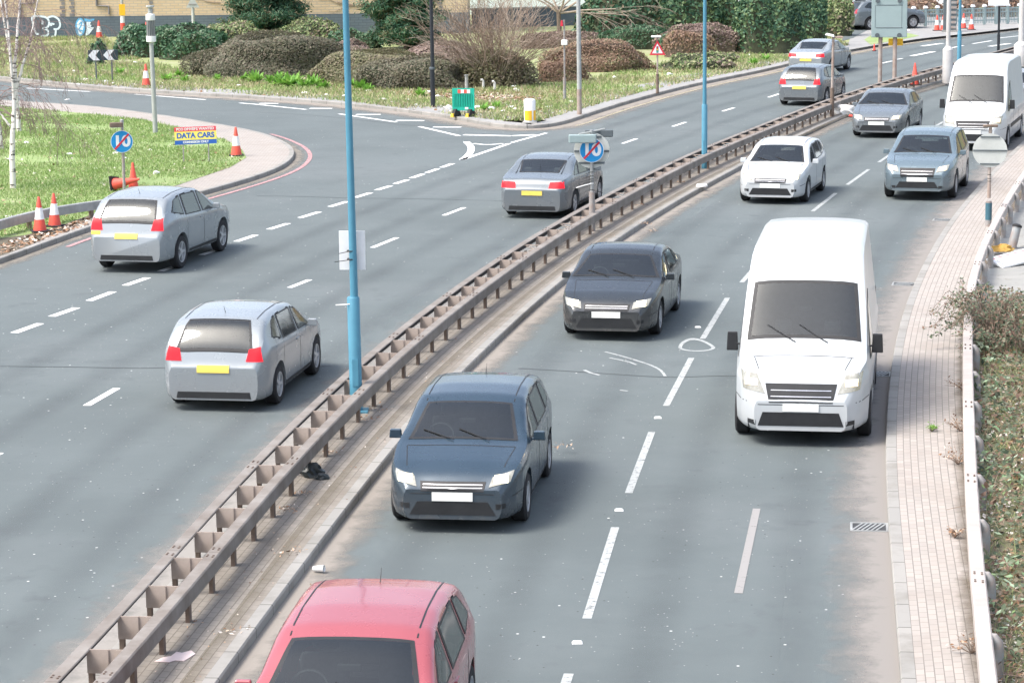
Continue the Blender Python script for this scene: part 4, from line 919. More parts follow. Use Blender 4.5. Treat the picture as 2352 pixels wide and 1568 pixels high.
# flat red and white barrier board fallen behind the right rail
c = G(2318, 598, .24); t = thing('barrier_board', 'white barrier board with faded red blocks lying flat behind the right-hand rail', 'barrier', c, R(33)); o = MB().box((.55, .02, .0), (1.9, .52, .05)); bevel(o.build('panel', M['white'], t), .012)
k = MB()
for i in range(8): k.box((-.30 + i*.22, .20, .0265), (.10, .10, .003))
k.build('red_blocks', mat('faded_red', (.70, .30, .30), .6), t); k = MB()
for i in range(14): k.box((-.30 + i*.13, -.08, .0265), (.016, .30, .003), rz=R(-8))
k.build('slots', M['sign_dark'], t); t.rotation_euler = (R(14), R(-6), R(33))
b = G(2303, 577, .20); crumple('yellow_cloth', b, .17, M['yellow_rag'], 'crumpled mustard yellow cloth on the ground behind the right-hand rail', 'litter', .7, 11, stretch=(1.5, .9))
b = G(2326, 562, .22); t = thing('stub_post', 'short dark stub post behind the right-hand rail near the fallen board', 'post', b, .2); t.rotation_euler = (R(-8), R(14), 0); up('pipe', b, -.1, .42, .10, .095, M['grey_post'], t); MB().lathe([(.11, .40), (.11, .44), (.05, .47)], 16).build('cap', M['rubber'], t, smooth=True)
# ------------------------------------------------------------------ buildings behind
YB = G(100, 87, .1).y
def bx(px, py): p = WY(px, py, YB); return p.x, max(0.0, p.z)
t = thing('brick_building', 'yellow brick building with a dark painted base and graffiti behind the verge', 'building', (0, YB, 0))
xa, xb = WY(-260, 50, YB).x, WY(1075, 50, YB).x; zp = WY(300, 37, YB).z
def wallquad(name, x0, x1, z0, z1, y, m, par, d=.3):
    me = bpy.data.meshes.new(name); vs = [(x0, y, z0), (x1, y, z0), (x1, y, z1), (x0, y, z1), (x0, y + d, z0), (x1, y + d, z0), (x1, y + d, z1), (x0, y + d, z1)]
    fs = [(0, 1, 2, 3), (5, 4, 7, 6), (1, 5, 6, 2), (4, 0, 3, 7), (3, 2, 6, 7), (4, 5, 1, 0)]; me.from_pydata(vs, [], fs); l = me.uv_layers.new(name='UVMap')
    for lp in me.loops: v = vs[lp.vertex_index]; l.data[lp.index].uv = (v[0] + v[1], v[2])
    return link(name, me, m, par)
wallquad('wall', xa, xb, zp, 9.0, 0, M['brick_y'], t, 8.0)
wallquad('plinth', xa, xb, -.1, zp, -.04, M['plinth'], t, 8.0)
MB().box(((xa + xb)/2, 4, 9.08), (xb - xa + .4, 8.6, .16)).build('parapet', M['concrete'], t)
for px in (143, 222 - 57, 345, 575, 890, 1010):
    x = WY(px, 20, YB).x; k = MB()
    for i in range(40): k.box((x + (.06 if i % 2 else 0), -.012, zp + .1 + i*.21), (.20 if i % 2 else .28, .03, .15))
    k.build('pier', M['pier'], t)
k = MB(); P_ = [WY(px, py, YB) for px, py in [(222, -60), (222, 13), (250, 15), (251, 33)]]
k.tube([(p.x, -.07, p.z) for p in P_], .06, 8); k.build('drainpipe', M['pier'], t)
k = MB(); P_ = [WY(px, py, YB) for px, py in [(48, 40), (48, 9), (78, 8), (78, -40)]]
k.tube([(p.x, -.07, p.z) for p in P_], .05, 8); k.build('drainpipe', M['pier'], t)
def stroke(mb, pts, w, y=-.048):
    W_ = [WY(x/7.815, yy/7.815, YB) for x, yy in pts]; Q = []
    for i in range(len(W_) - 1):
        p0, p1, p2, p3 = W_[max(0, i - 1)], W_[i], W_[i + 1], W_[min(len(W_) - 1, i + 2)]
        for tt in np.linspace(0, 1, 6, endpoint=False): Q.append(.5*((2*p1) + (p2 - p0)*tt + (2*p0 - 5*p1 + 4*p2 - p3)*tt*tt + (3*p1 - p0 - 3*p2 + p3)*tt**3))
    Q.append(W_[-1]); vs = []
    for i, p in enumerate(Q):
        a = Q[max(0, i - 1)]; b_ = Q[min(len(Q) - 1, i + 1)]; d = Vector((b_.x - a.x, 0, b_.z - a.z)).normalized(); n_ = Vector((-d.z, 0, d.x))*w/2
        vs += [(p.x + n_.x, y, p.z + n_.z), (p.x - n_.x, y, p.z - n_.z)]
    mb.add(vs, [(2*i, 2*i + 1, 2*i + 3, 2*i + 2) for i in range(len(Q) - 1)])
k = MB()
for i, pts in enumerate([[(700, 620), (640, 590), (600, 450), (580, 315), (700, 295), (840, 325), (885, 420), (845, 500), (775, 510), (850, 540), (870, 590), (835, 645), (740, 645)], [(740, 370), (765, 400), (760, 440)], [(850, 325), (955, 297), (1050, 350), (1082, 450), (1045, 520), (965, 530)], [(925, 470), (920, 430), (980, 440)], [(1005, 545), (1000, 610), (985, 655), (925, 665)]]): stroke(k, pts, .11, -.046 - i*.002)
k.build('outline_graffiti', M['graf_white'], t)
def blob(mb, pts, y):
    W_ = [WY(x/7.815, yy/7.815, YB) for x, yy in pts]; mb.add([(p.x, y, p.z) for p in W_], [tuple(range(len(W_)))])
k = MB(); blob(k, [(1440 + 88*math.cos(a), 490 - 165*math.sin(a)) for a in np.linspace(0, 2*math.pi, 24)[:-1]], -.046); blob(k, [(1515, 335), (1600, 345), (1700, 340), (1680, 385), (1590, 395), (1520, 385)], -.047); k.build('blue_graffiti', M['graf_blue'], t)
k = MB(); blob(k, [(1445 + 58*math.cos(a)*(1 + .2*math.sin(3*a)), 490 - 135*math.sin(a)) for a in np.linspace(0, 2*math.pi, 24)[:-1]], -.05); blob(k, [(1555, 395), (1640, 400), (1615, 440), (1650, 455), (1625, 490), (1690, 500), (1600, 620), (1525, 665), (1555, 560)], -.051); k.build('white_graffiti', M['graf_white'], t)
stroke_b = MB(); stroke(stroke_b, [(1420, 440), (1470, 400), (1455, 470), (1420, 540), (1490, 560)], .07, -.053); stroke_b.build('blue_stroke', M['graf_blue'], t)
k = MB()
for i in range(34):                                     # bare climber stems on the brick
    x = random.uniform(xa + 18, xb); z = random.uniform(zp, 4.5); pts = []; a = random.uniform(-.5, .5)
    for j in range(7): pts.append((x, -.03, z)); x += random.uniform(.2, .6)*(1 if i % 2 else -1); z += math.sin(a)*.3 + random.uniform(-.12, .16)
    k.tube(pts, [.022, .022, .02, .018, .015, .012, .008], 4)
k.build('climber_stems', M['twig'], t)
p0, p1 = WY(1080, 30, 168), WY(1345, 30, 168); t = thing('pale_building', 'pale blue-white building glimpsed between the bare branches', 'building', ((p0.x + p1.x)/2, 168, 0))
w = p1.x - p0.x; wallquad('wall', -w/2, w/2, 0, 9, 0, mat('pale_render', (.66, .72, .74), .7, .08), t, 8)
for i in range(4):
    x = -w/2 + w*(i + .5)/4; fr = MB().box((x, -.03, 3.1), (1.1, .1, 1.3)).build('window', M['white'], t); MB().box((x, -.085, 3.1), (.95, .03, 1.12)).build('pane', mat('window_glass', (.16, .22, .25), .08, .1), fr)
MB().box((0, 4, 9.1), (w + .3, 8.3, .2)).build('parapet', M['concrete'], t)
p0, p1 = G(1085, 66, .1), G(1360, 58, .1); k = MB(); t = thing('boundary_wall', 'low slate blue boundary wall behind the bare shrub', 'wall', (0, 0, 0)); L_ = (p1 - p0).length; a = math.atan2(p1.y - p0.y, p1.x - p0.x)
o = MB().box((L_/2, 0, .55), (L_, .25, 1.1)).build('wall', M['plinth'], t); o.location = p0; o.rotation_euler = (0, 0, a); o = MB().box((L_/2, 0, 1.13), (L_ + .1, .32, .07)).build('coping', M['concrete'], t); o.location = p0; o.rotation_euler = (0, 0, a)
# bank and street behind the junction
poly('far_bank', [], 0, None) if 0 else None
k = MB(); A = [(28, 176), (60, 172), (110, 168), (140, 165)]
vs = [(x, y, .1) for x, y in A] + [(x, y + 10, 5.5) for x, y in A] + [(x, y + 60, 7) for x, y in A]; n = len(A)
k.add(vs, [(r*n + i, r*n + i + 1, (r + 1)*n + i + 1, (r + 1)*n + i) for r in range(2) for i in range(n - 1)])
tag(k.build('far_bank', ground_mat('far_bank_soil', [(.20, .14, .09), (.14, .15, .07), (.26, .18, .12)], [.5, .3], bump=1, bscale=6)), kind='structure')
for i, px in enumerate((2150, 2240, 2330)):
    p = WY(px, 30, 172); t = thing('gate_pillar', ['white gate pillar beyond the railings behind the kiosk', 'white gate pillar beyond the railings in the middle', 'white gate pillar beyond the railings at the right edge'][i], 'pillar', (p.x, 172, 0), 0, 'white pillars beyond the railings')
    MB().box((0, 0, 1.9), (1.0, 1.0, 3.8)).build('shaft', M['white'], t); MB().box((0, 0, 3.9), (1.25, 1.25, .25)).build('cap', M['white'], t)

# ------------------------------------------------------------------ plants
def lump(seed):
    r = np.random.default_rng(seed); D = r.normal(size=(10, 3)); D /= np.linalg.norm(D, axis=1)[:, None]; k = r.uniform(2, 6.5, 10); ph = r.uniform(0, 6.28, 10)
    return lambda U: 1 + .055*sum(np.sin(k[i]*(U @ D[i])*1.4 + ph[i])/(.6 + .1*k[i]) for i in range(10))
def dome(name, x0, x1, by, ty, label, m, depth=.8, size=.075, dens=330, core='core', seed=0, flat=.92, shag=.10, cat='shrub', group='clipped shrubs on the verge', kind=None):
    c = G((x0 + x1)/2, by, .12); s = SCL(c); rx = (x1 - x0)/2/s; ry = rx*depth; c = Vector((c.x, c.y + ry*.85, .12)); h = max(.5, HT(c, ty) * 1.0)
    f = lump(seed); t = thing(name, label, cat, c, FACE(c), group)
    A = 2*math.pi*((rx*ry)**1.6/3 + (rx*h)**1.6/3*2)**(1/1.6) if 0 else math.pi*(rx*ry) + math.pi*(rx + ry)*h*.8
    n = int(min(42000, A*dens)); U = rng.normal(size=(n, 3)); U[:, 2] = np.abs(U[:, 2]); U /= np.linalg.norm(U, axis=1)[:, None]
    def sh(U, k):
        r = f(U)[:, None]*k; P = U*r; zz = np.sign(P[:, 2])*np.abs(P[:, 2])**flat; rad = np.linalg.norm(P[:, :2], axis=1); q = np.where(rad > 0, np.clip(rad, 0, 2)**.93/np.maximum(rad, 1e-6), 1)
        return np.c_[P[:, 0]*q*rx, P[:, 1]*q*ry, zz*h]
    kk = 1 - np.abs(rng.normal(size=(n, 1)))*shag + rng.uniform(-.01, .03, (n, 1)); P = sh(U, kk); P[:, 2] = np.maximum(P[:, 2], .03)
    Nn = U/np.array([rx, ry, h]) ; Nn /= np.linalg.norm(Nn, axis=1)[:, None]; Nn = Nn + rng.normal(size=(n, 3))*(.45 if shag < .08 else .7)
    leaves('foliage', P, Nn, rng.uniform(.6, 1.3, n)*size, m, t, .55)
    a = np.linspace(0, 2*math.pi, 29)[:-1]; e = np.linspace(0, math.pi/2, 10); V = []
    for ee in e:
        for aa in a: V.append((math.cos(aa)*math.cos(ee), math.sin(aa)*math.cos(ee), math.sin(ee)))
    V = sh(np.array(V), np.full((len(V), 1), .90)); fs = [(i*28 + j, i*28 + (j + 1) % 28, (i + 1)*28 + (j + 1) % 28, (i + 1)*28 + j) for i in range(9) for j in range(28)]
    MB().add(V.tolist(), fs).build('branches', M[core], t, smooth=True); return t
L = M
dome('laurel_bush', 258, 410, 132, 56, 'broad glossy green laurel bush at the left end of the planting', L['lf_laurel'], .7, .10, 300, seed=1, shag=.16, flat=.6, group='laurel bushes')
dome('laurel_bush', 350, 520, 138, 60, 'dark green laurel bush just behind the detector post', L['lf_laurel'], .6, .10, 300, seed=2, shag=.16, flat=.6, group='laurel bushes')
dome('laurel_bush', 400, 625, 110, 50, 'greyish laurel bush above the largest clipped dome', L['lf_light'], .5, .10, 260, seed=3, shag=.18, group='laurel bushes')
dome('clipped_shrub', 441, 800, 178, 77, 'largest clipped dome shrub, dark green and brown, left of the nearest blue post', L['lf_dome'], .62, .052, 620, seed=4, shag=.05)
dome('clipped_shrub', 690, 1000, 193, 106, 'olive topped clipped shrub sloping down behind the nearest blue post', L['lf_olive'], .6, .052, 620, seed=5, shag=.05)
dome('clipped_shrub', 822, 1110, 207, 131, 'low dark clipped shrub behind the black lamp post', L['lf_dome'], .6, .052, 620, seed=6, shag=.06)
dome('clipped_shrub', 925, 1105, 150, 100, 'small mauve clipped mound behind the black lamp post', L['lf_mauve'], .6, .07, 330, seed=7, core='core_br', shag=.05)
dome('clipped_shrub', 740, 850, 130, 92, 'mauve clipped mound peeping out right of the nearest blue post', L['lf_mauve'], .6, .07, 330, seed=17, core='core_br', shag=.05)
dome('loose_shrub', 622, 790, 100, 49, 'pale yellow-green loose shrub above the largest clipped dome', L['lf_light'], .5, .09, 280, seed=8, shag=.2, group='loose shrubs')
dome('loose_shrub', 560, 660, 88, 48, 'pinkish loose shrub below the left pine', L['lf_mauve'], .6, .09, 280, seed=9, core='core_br', shag=.2, group='loose shrubs')
dome('loose_shrub', 672, 800, 72, 28, 'purple-brown leafless looking shrub in front of the brick wall', L['lf_mauve'], .5, .06, 300, seed=10, core='core_br', shag=.3, group='loose shrubs')
dome('loose_shrub', 760, 880, 112, 66, 'dark green low shrub between the nearest blue post and the right pine', L['lf_laurel'], .5, .09, 280, seed=11, shag=.2, group='loose shrubs')
dome('clipped_shrub', 1235, 1350, 188, 118, 'russet clipped shrub behind the tall pale grey lamp post', L['lf_russet'], .7, .052, 620, seed=12, core='core_br', shag=.05)
dome('clipped_shrub', 1255, 1500, 166, 99, 'wide russet and olive clipped mound left of the traffic light warning sign', L['lf_russet'], .5, .052, 600, seed=13, core='core_br', shag=.05)
dome('hedge', 1515, 1705, 125, 56, 'purple-grey hedge behind the middle blue post', L['lf_mauve'], .4, .075, 360, seed=14, core='core_br', flat=.4, shag=.08, group='hedges')
dome('hedge', 1528, 1640, 132, 68, 'russet hedge to the left of the middle blue post', L['lf_russet'], .5, .075, 360, seed=15, core='core_br', flat=.45, shag=.08, group='hedges')
dome('loose_shrub', 1508, 1560, 126, 84, 'small dark green shrub right behind the traffic light warning sign', L['lf_laurel'], .8, .09, 300, seed=16, shag=.15, group='loose shrubs')
dome('loose_shrub', 1515, 1690, 162, 124, 'low pinkish green shrub spreading along the verge right of the warning sign', L['lf_light'], .4, .08, 300, seed=18, shag=.2, group='loose shrubs')
dome('loose_shrub', 1600, 1700, 146, 120, 'low yellow-green shrub at the foot of the middle blue post', L['lf_light'], .4, .08, 300, seed=19, shag=.2, group='loose shrubs')
dome('loose_shrub', 203, 246, 138, 88, 'small round bush behind the chevron board', L['lf_laurel'], .8, .09, 300, seed=20, shag=.2, group='loose shrubs')
dome('loose_shrub', 198, 240, 150, 128, 'tiny low bush under the chevron board', L['lf_laurel'], .8, .07, 300, seed=21, shag=.2, group='loose shrubs')
dome('hedge', 1195, 1420, 112, 72, 'brownish hedge behind the bare tree trunk', L['lf_mauve'], .3, .06, 420, seed=41, core='core_br', flat=.6, shag=.12, group='hedges')
dome('hedge', 1370, 1560, 114, 62, 'dark low foliage put in for the shadow under the tall evergreens', L['lf_laurel'], .3, .07, 380, seed=42, flat=.6, shag=.14, group='hedges')  # added dark mass, stands in for the shadow under the evergreens
# tall evergreens
dome('evergreen_tree', 1330, 1520, 106, -75, 'dense dark evergreen beside the bare tree', L['lf_pine'], .7, .12, 230, seed=22, shag=.2, flat=.6, cat='tree', group='evergreens along the verge')
dome('evergreen_tree', 1440, 1640, 104, -60, 'blue-green evergreen behind the traffic light warning sign', L['lf_ever'], .6, .12, 230, seed=23, shag=.18, flat=.6, cat='tree', group='evergreens along the verge')
dome('evergreen_tree', 1580, 1760, 100, -55, 'lighter green evergreen behind the middle blue post', L['lf_ever'], .6, .12, 230, seed=24, shag=.18, flat=.6, cat='tree', group='evergreens along the verge')
dome('evergreen_hedge', 1685, 1850, 124, -30, 'tall evergreen hedge behind the white panel on the black post', L['lf_ever'], .5, .11, 240, seed=25, shag=.12, flat=.5, cat='hedge', group='evergreens along the verge')
dome('evergreen_hedge', 1800, 1905, 108, -20, 'tall evergreen hedge narrowing towards the big grey sign', L['lf_ever'], .6, .11, 240, seed=26, shag=.12, flat=.5, cat='hedge', group='evergreens along the verge')
dome('evergreen_hedge', 1880, 1962, 84, -12, 'yellow-green end of the evergreens just left of the big grey sign', L['lf_light'], .8, .11, 240, seed=27, shag=.18, flat=.6, cat='hedge', group='evergreens along the verge')
for i, (px, ty) in enumerate(((2120, -6), (2250, -12), (2330, -14))): dome('loose_shrub', px - 55, px + 55, 40, ty, ['brownish shrub on the bank beyond the railings, left of the kiosk', 'brownish shrub on the bank beyond the railings, right of the kiosk', 'brownish shrub on the bank at the right edge'][i], L['lf_russet'], .6, .16, 90, seed=30 + i, shag=.25, core='core_br', group='loose shrubs')

def pine(c, H, R_, label, seed):
    r = np.random.default_rng(seed); t = thing('pine_tree', label, 'tree', c, 0, 'pines before the brick wall')
    MB().tube([(0, 0, 0), (.1, 0, H*.4), (.05, .1, H*.8), (0, .1, H)], [.20, .16, .09, .03], 9).build('trunk', M['bark'], t, smooth=True)
    P, N, b = [], [], MB()
    nb_ = 95
    for i in range(nb_):
        z = H*(.05 + .93*(i/nb_)**1.05); a = r.uniform(0, 6.28); L_ = R_*(1 - .62*(z/H)**1.5)*r.uniform(.65, 1.1)*(.8 + .2*min(1, z/.8))
        e = np.array([math.cos(a)*L_, math.sin(a)*L_, z + L_*r.uniform(-.08, .22)]); st = np.array([0, 0, z*.95])
        b.tube([st, st*.5 + e*.5 + [0, 0, .05], e], [.045, .03, .012], 4, caps=False)
        for q in range(6):
            cc = st + (e - st)*r.uniform(.45, 1.02) + r.normal(size=3)*[.18, .18, .10]; m = 95
            o = r.normal(size=(m, 3))*[.24, .24, .13]; P.append(cc + o); N.append(r.normal(size=(m, 3)) + [0, 0, .7])
    b.build('branches', M['bark'], t); leaves('needles', np.concatenate(P), np.concatenate(N), r.uniform(.09, .17, sum(len(x) for x in P)), M['lf_pine'], t, .20)
b = G(612, 92, .12); pine(b, HT(b, -110), 96/SCL(b), 'dark green pine left of the nearest blue post, in front of the brick wall', 3)
b = G(935, 112, .12); pine(b, HT(b, -120), 92/SCL(b), 'dark green pine with brown inner twigs right of the nearest blue post', 4)

def grow(mb, p, d, L_, r, depth, rr, droop=0.0, spread=.6, nseg=4, kids=3, minr=.004, shrink=.66, n=5):
    pts = [p.copy()]; rad = [r]; q = p.copy(); dd = d.copy()
    for i in range(nseg):
        dd = (dd + Vector((rr.gauss(0, .12), rr.gauss(0, .12), rr.gauss(0, .08) - droop))).normalized(); q = q + dd*(L_/nseg); pts.append(q.copy()); rad.append(max(minr, r*(1 - .55*(i + 1)/nseg)))
    mb.tube(pts, rad, max(3, n), caps=False)
    if depth <= 0: return
    for k in range(kids + (1 if rr.random() < .5 else 0)):
        f = rr.uniform(.35, 1.0); i = min(nseg - 1, int(f*nseg)); st = pts[i] + (pts[i + 1] - pts[i])*(f*nseg - i)
        ax = Vector((rr.gauss(0, 1), rr.gauss(0, 1), rr.gauss(0, .6))); nd = (dd + ax.normalized()*spread*rr.uniform(.7, 1.3)).normalized()
        grow(mb, st, nd, L_*shrink*rr.uniform(.75, 1.15), max(minr, rad[i]*.6), depth - 1, rr, droop*1.25, spread, nseg, kids, minr, shrink, n - 1)
# bare tree on the verge
b = G(1284, 110, .12); t = thing('bare_tree', 'leafless small tree with spreading branches left of the tall pale lamp post', 'tree', b); s = SCL(b); rr = random.Random(5)
MB().tube([(0, 0, 0), (.02, 0, 1.0), (-.02, 0, 1.9)], [.15, .12, .11], 9).build('trunk', M['bark'], t, smooth=True); k = MB()
for dx, dy, dz, L_ in ((-.55, -.2, .9, 2.6), (-.2, .3, 1, 3.0), (.25, -.3, 1, 3.2), (.9, -.3, .55, 3.4), (1.0, .1, .25, 3.6), (.6, .5, .8, 3.0), (-.8, .2, .6, 2.2), (.95, -.4, .05, 3.0)):
    grow(k, Vector((0, 0, 1.75)), Vector((dx, dy, dz)).normalized(), L_, .06, 3, rr, .03, .55, 5, 3, .008)
k.build('branches', M['twig_pale'], t)
# bare shrub
b = G(1135, 204, .12); t = thing('bare_shrub', 'big bare twiggy shrub with a few dark leaves behind the green barrier', 'shrub', b + Vector((0, 1.4, 0))); s = SCL(b); rr = random.Random(8); k = MB(); k2 = MB()
for i in range(150):
    a = rr.uniform(0, 6.28); tl = rr.uniform(.1, .85); d = Vector((math.cos(a)*tl, math.sin(a)*tl*.6, rr.uniform(.7, 1.0))).normalized()
    grow(k if i % 3 else k2, Vector((math.cos(a)*rr.uniform(0, .7), math.sin(a)*.4, 0)), d, rr.uniform(1.8, 3.4), .016, 2, rr, .015, .5, 5, 3, .006, .5, 3)
k.build('twigs', M['twig'], t); k2.build('pale_twigs', M['twig_pale'], t)
n = 15000; U = rng.normal(size=(n, 3)); U[:, 2] = np.abs(U[:, 2]); U /= np.linalg.norm(U, axis=1)[:, None]; rad = rng.uniform(.45, 1, (n, 1)); P = U*rad*[2.0, 1.2, 1.55]; leaves('foliage', P, U + rng.normal(size=(n, 3)), rng.uniform(.04, .085, n), M['lf_olive'], t, .5)
# birches on the island
def birch(base, trunks, label, seed, twigs=9):
    t = thing('birch_tree', label, 'tree', base, 0, 'birches on the island'); rr = random.Random(seed); s = SCL(base); tr = MB(); k = MB()
    for pts, r0 in trunks:
        V = [Vector(((x - PR(base)[0])/s, dy, HT(base, y) if y < PR(base)[1] - 1 else -.05)) for x, y, dy in pts]; rad = [max(.02, r0*(1 - .75*i/(len(V) - 1))) for i in range(len(V))]
        Q = []; Rr = []
        for i in range(len(V) - 1):
            for tt in (0, .33, .66): Q.append(V[i].lerp(V[i + 1], tt) + Vector((rr.gauss(0, .008), rr.gauss(0, .008), 0))); Rr.append(rad[i] + (rad[i + 1] - rad[i])*tt)
        Q.append(V[-1]); Rr.append(rad[-1]); tr.tube(Q, Rr, 10)
        for i in range(twigs):
            f = rr.uniform(.35, .98); j = int(f*(len(Q) - 1)); a = rr.uniform(0, 6.28); d = Vector((math.cos(a), math.sin(a)*.7, rr.uniform(-.1, .7))).normalized()
            grow(k, Q[j], d, rr.uniform(.7, 1.7), max(.01, Rr[j]*.3), 3, rr, .10, .5, 5, 3, .0035, .62, 4)
    tr.build('trunk', M['birch'], t, smooth=True); k.build('twigs', M['twig_birch'], t); return t
birch(G(29, 432, .13), [([(29, 432, 0), (31, 380, 0), (34, 320, 0), (38, 270, .05), (42, 215, .1), (45, 160, .1), (50, 110, .1), (56, 60, .1), (64, 0, .1), (72, -70, .1)], .085), ([(42, 220, .1), (52, 180, .15), (66, 140, .2), (80, 95, .2), (92, 50, .2), (105, -10, .2)], .05), ([(41, 235, .1), (38, 170, 0), (37, 110, 0), (35, 60, 0), (30, 0, 0), (26, -60, 0)], .045), ([(30, 290, 0), (18, 275, 0), (8, 262, 0), (0, 240, 0), (-14, 190, 0)], .035)], 'white birch with black flecks on its trunk nearest the camera at the left edge', 2, 11)
birch(G(44, 302, .13), [([(44, 302, 0), (43, 270, 0), (41, 235, 0), (38, 190, 0), (30, 120, 0), (20, 40, 0), (12, -40, 0)], .085)], 'thin birch standing farther back behind the nearest birch', 3, 7)
birch(G(2, 342, .13), [([(2, 342, 0), (0, 300, 0), (-4, 250, 0), (-6, 190, 0), (-14, 110, 0), (-24, 20, 0), (-30, -50, 0)], .09)], 'birch cut by the left edge of the picture', 4, 8)

# weeds, grass, leaves on the ground
def rosette(c, r, label, seed, n=46, m='lf_dock', group='leafy weeds on the verge', name='weed_plant', up_=.5):
    q = np.random.default_rng(seed); a = q.uniform(0, 6.28, n); el = q.uniform(.15, 1.15, n); L_ = r*q.uniform(.5, 1.0, n)
    d = np.c_[np.cos(a)*np.cos(el), np.sin(a)*np.cos(el), np.sin(el)]; P = d*L_[:, None]*.62; P[:, 2] += .02
    side = np.c_[-np.sin(a), np.cos(a), np.zeros(n)]; N = np.cross(d, side); N[N[:, 2] < 0] *= -1
    o = leaves(name, P, N + q.normal(size=(n, 3))*.25, L_*.5, M[m], None, .32, tang=d); o.location = c; return tag(o, label, 'plant', group)
wl = [(590, 190, .55), (620, 192, .4), (640, 198, .5), (662, 200, .6), (676, 195, .55), (700, 202, .5), (722, 200, .55), (742, 205, .4), (808, 200, .4), (830, 207, .5), (845, 210, .35), (560, 186, .35), (385, 185, .4), (410, 178, .35), (425, 190, .35), (275, 172, .35), (500, 186, .3), (968, 222, .35), (1140, 250, .3), (1112, 255, .3), (640, 184, .4), (715, 192, .4), (1730, 150, .35), (1760, 140, .35)]
for i, (x, y, r) in enumerate(wl): rosette(G(x, y, .11), r*1.15, 'bright green leafy weed growing on the verge below the shrubs', 40 + i)
def scatter_px(poly_px, n, z=.12):
    W_ = np.array([G(x, y, z)[:2] for x, y in poly_px]); lo, hi = W_.min(0), W_.max(0); P = rng.uniform(lo, hi, (n*4, 2)); P = P[in_poly(P, W_)][:n]; return np.c_[P, np.full(len(P), z)]
def patchy(P, sc, th):
    f = np.sin(P[:, 0]*sc + 1.3*np.sin(P[:, 1]*sc*.7)) + np.sin(P[:, 1]*sc*1.3 + 2 + np.sin(P[:, 0]*sc*.5)) + rng.normal(size=len(P))*.5
    return P[f > th]
gpx = [(-150, 596), (0, 546), (140, 516), (300, 462), (430, 418), (530, 384), (563, 362), (553, 344), (520, 322), (440, 300), (330, 276), (200, 261), (0, 245), (-150, 236)]
P = patchy(scatter_px(gpx, 60000, .125), .9, -1.2); tag(blades('lawn_grass', P, rng.uniform(.04, .12, len(P)), .03, M['lf_grass'], .6), kind='stuff')
vpx = [(-100, 172), (0, 176), (150, 190), (350, 206), (588, 219), (788, 233), (988, 257), (1063, 268), (1150, 278), (1235, 280), (1288, 265), (1375, 240), (1475, 212), (1600, 184), (1763, 152), (1888, 122), (1950, 104), (1900, 80), (1700, 120), (1500, 150), (1320, 190), (1240, 196), (1100, 205), (900, 200), (700, 190), (460, 172), (300, 130), (240, 84), (0, 86), (-100, 86)]
P = patchy(scatter_px(vpx, 90000, .115), .8, -.8); tag(blades('verge_grass', P, rng.uniform(.05, .2, len(P)), .045, M['lf_straw'], .7), kind='stuff')
P = patchy(scatter_px(vpx, 40000, .115), .6, .4); tag(blades('verge_grass', P, rng.uniform(.06, .22, len(P)), .05, M['lf_grass'], .6), kind='stuff')
P = scatter_px([(440, 184), (1000, 222), (1180, 250), (1260, 258), (1240, 190), (1000, 200), (700, 185)], 7000, .13); tag(leaves('fallen_leaves', P, rng.normal(size=(len(P), 3))*.35 + [0, 0, 1], rng.uniform(.04, .10, len(P)), M['lf_dead'], None, .6), kind='stuff')
P = np.concatenate([scatter_px(vpx, 1500, .14), scatter_px(gpx, 900, .135), scatter_px([(0, 560), (140, 520), (300, 465), (280, 490), (100, 550), (0, 585)], 500, .13)]); tag(leaves('fallen_leaves', P, rng.normal(size=(len(P), 3))*.4 + [0, 0, 1], rng.uniform(.04, .09, len(P)), M['lf_dead'], None, .6), kind='stuff')
# litter in the verge
ls = [(1180, 202), (1183, 208), (1210, 199), (1190, 210), (1175, 248), (1182, 252), (1168, 244), (1030, 250), (1022, 247), (935, 230), (845, 210), (790, 213), (795, 222), (985, 212), (1005, 222), (1260, 247), (1312, 236), (1412, 180), (1538, 172), (1633, 119), (1660, 117), (1710, 121), (1720, 128), (170, 166), (243, 188), (262, 192), (198, 186), (370, 192), (425, 186), (432, 176), (520, 196), (548, 198), (140, 142), (310, 145), (180, 196), (155, 230), (305, 172), (1120, 238), (1128, 252), (1098, 247), (1155, 256), (900, 236), (955, 242), (880, 230), (700, 215), (750, 220), (265, 352), (345, 345), (160, 355), (220, 388), (80, 400), (130, 470), (20, 498), (360, 400), (290, 365), (60, 330), (1870, 143), (1900, 140), (1845, 150), (2085, 72)]
for i, (x, y) in enumerate(ls):
    crumple('litter_scrap', G(x, y, .12), random.uniform(.06, .15)*(1.0 if y < 300 else .7), M['offwhite'] if i % 3 else M['white'], 'pale scrap of litter lying in the grass', 'litter', random.uniform(.3, .7), i, 'litter scattered in the grass', 2, random.uniform(0, 6), (random.uniform(.8, 1.6), 1))
for x, y, lb in ((2225, 330, None),): pass
ms = [(1290, 1022), (655, 1167), (662, 1170), (760, 1036), (845, 960), (870, 938), (1478, 512), (1500, 530), (1560, 418), (1470, 470), (700, 1130), (540, 1445), (668, 1266)]
P = np.concatenate([np.array(G(x, y, .124)) + rng.normal(size=(26, 3))*[.10, .10, .004] for x, y in ms]); tag(leaves('leaf_debris', P, rng.normal(size=(len(P), 3))*.5 + [0, 0, 1], rng.uniform(.015, .045, len(P)), M['lf_dead'], None, .35), kind='stuff')
n = 900; ss = rng.uniform(2, length(RB)*.55, n); P = np.array([np.r_[at_s(RB, s)[0] - np.array([-at_s(RB, s)[1][1], at_s(RB, s)[1][0]])*abs(rng.normal()*.5), .124] for s in ss]); tag(leaves('leaf_debris', P, rng.normal(size=(n, 3))*.4 + [0, 0, 1], rng.uniform(.008, .025, n), M['lf_dead'], None, .5), kind='stuff')

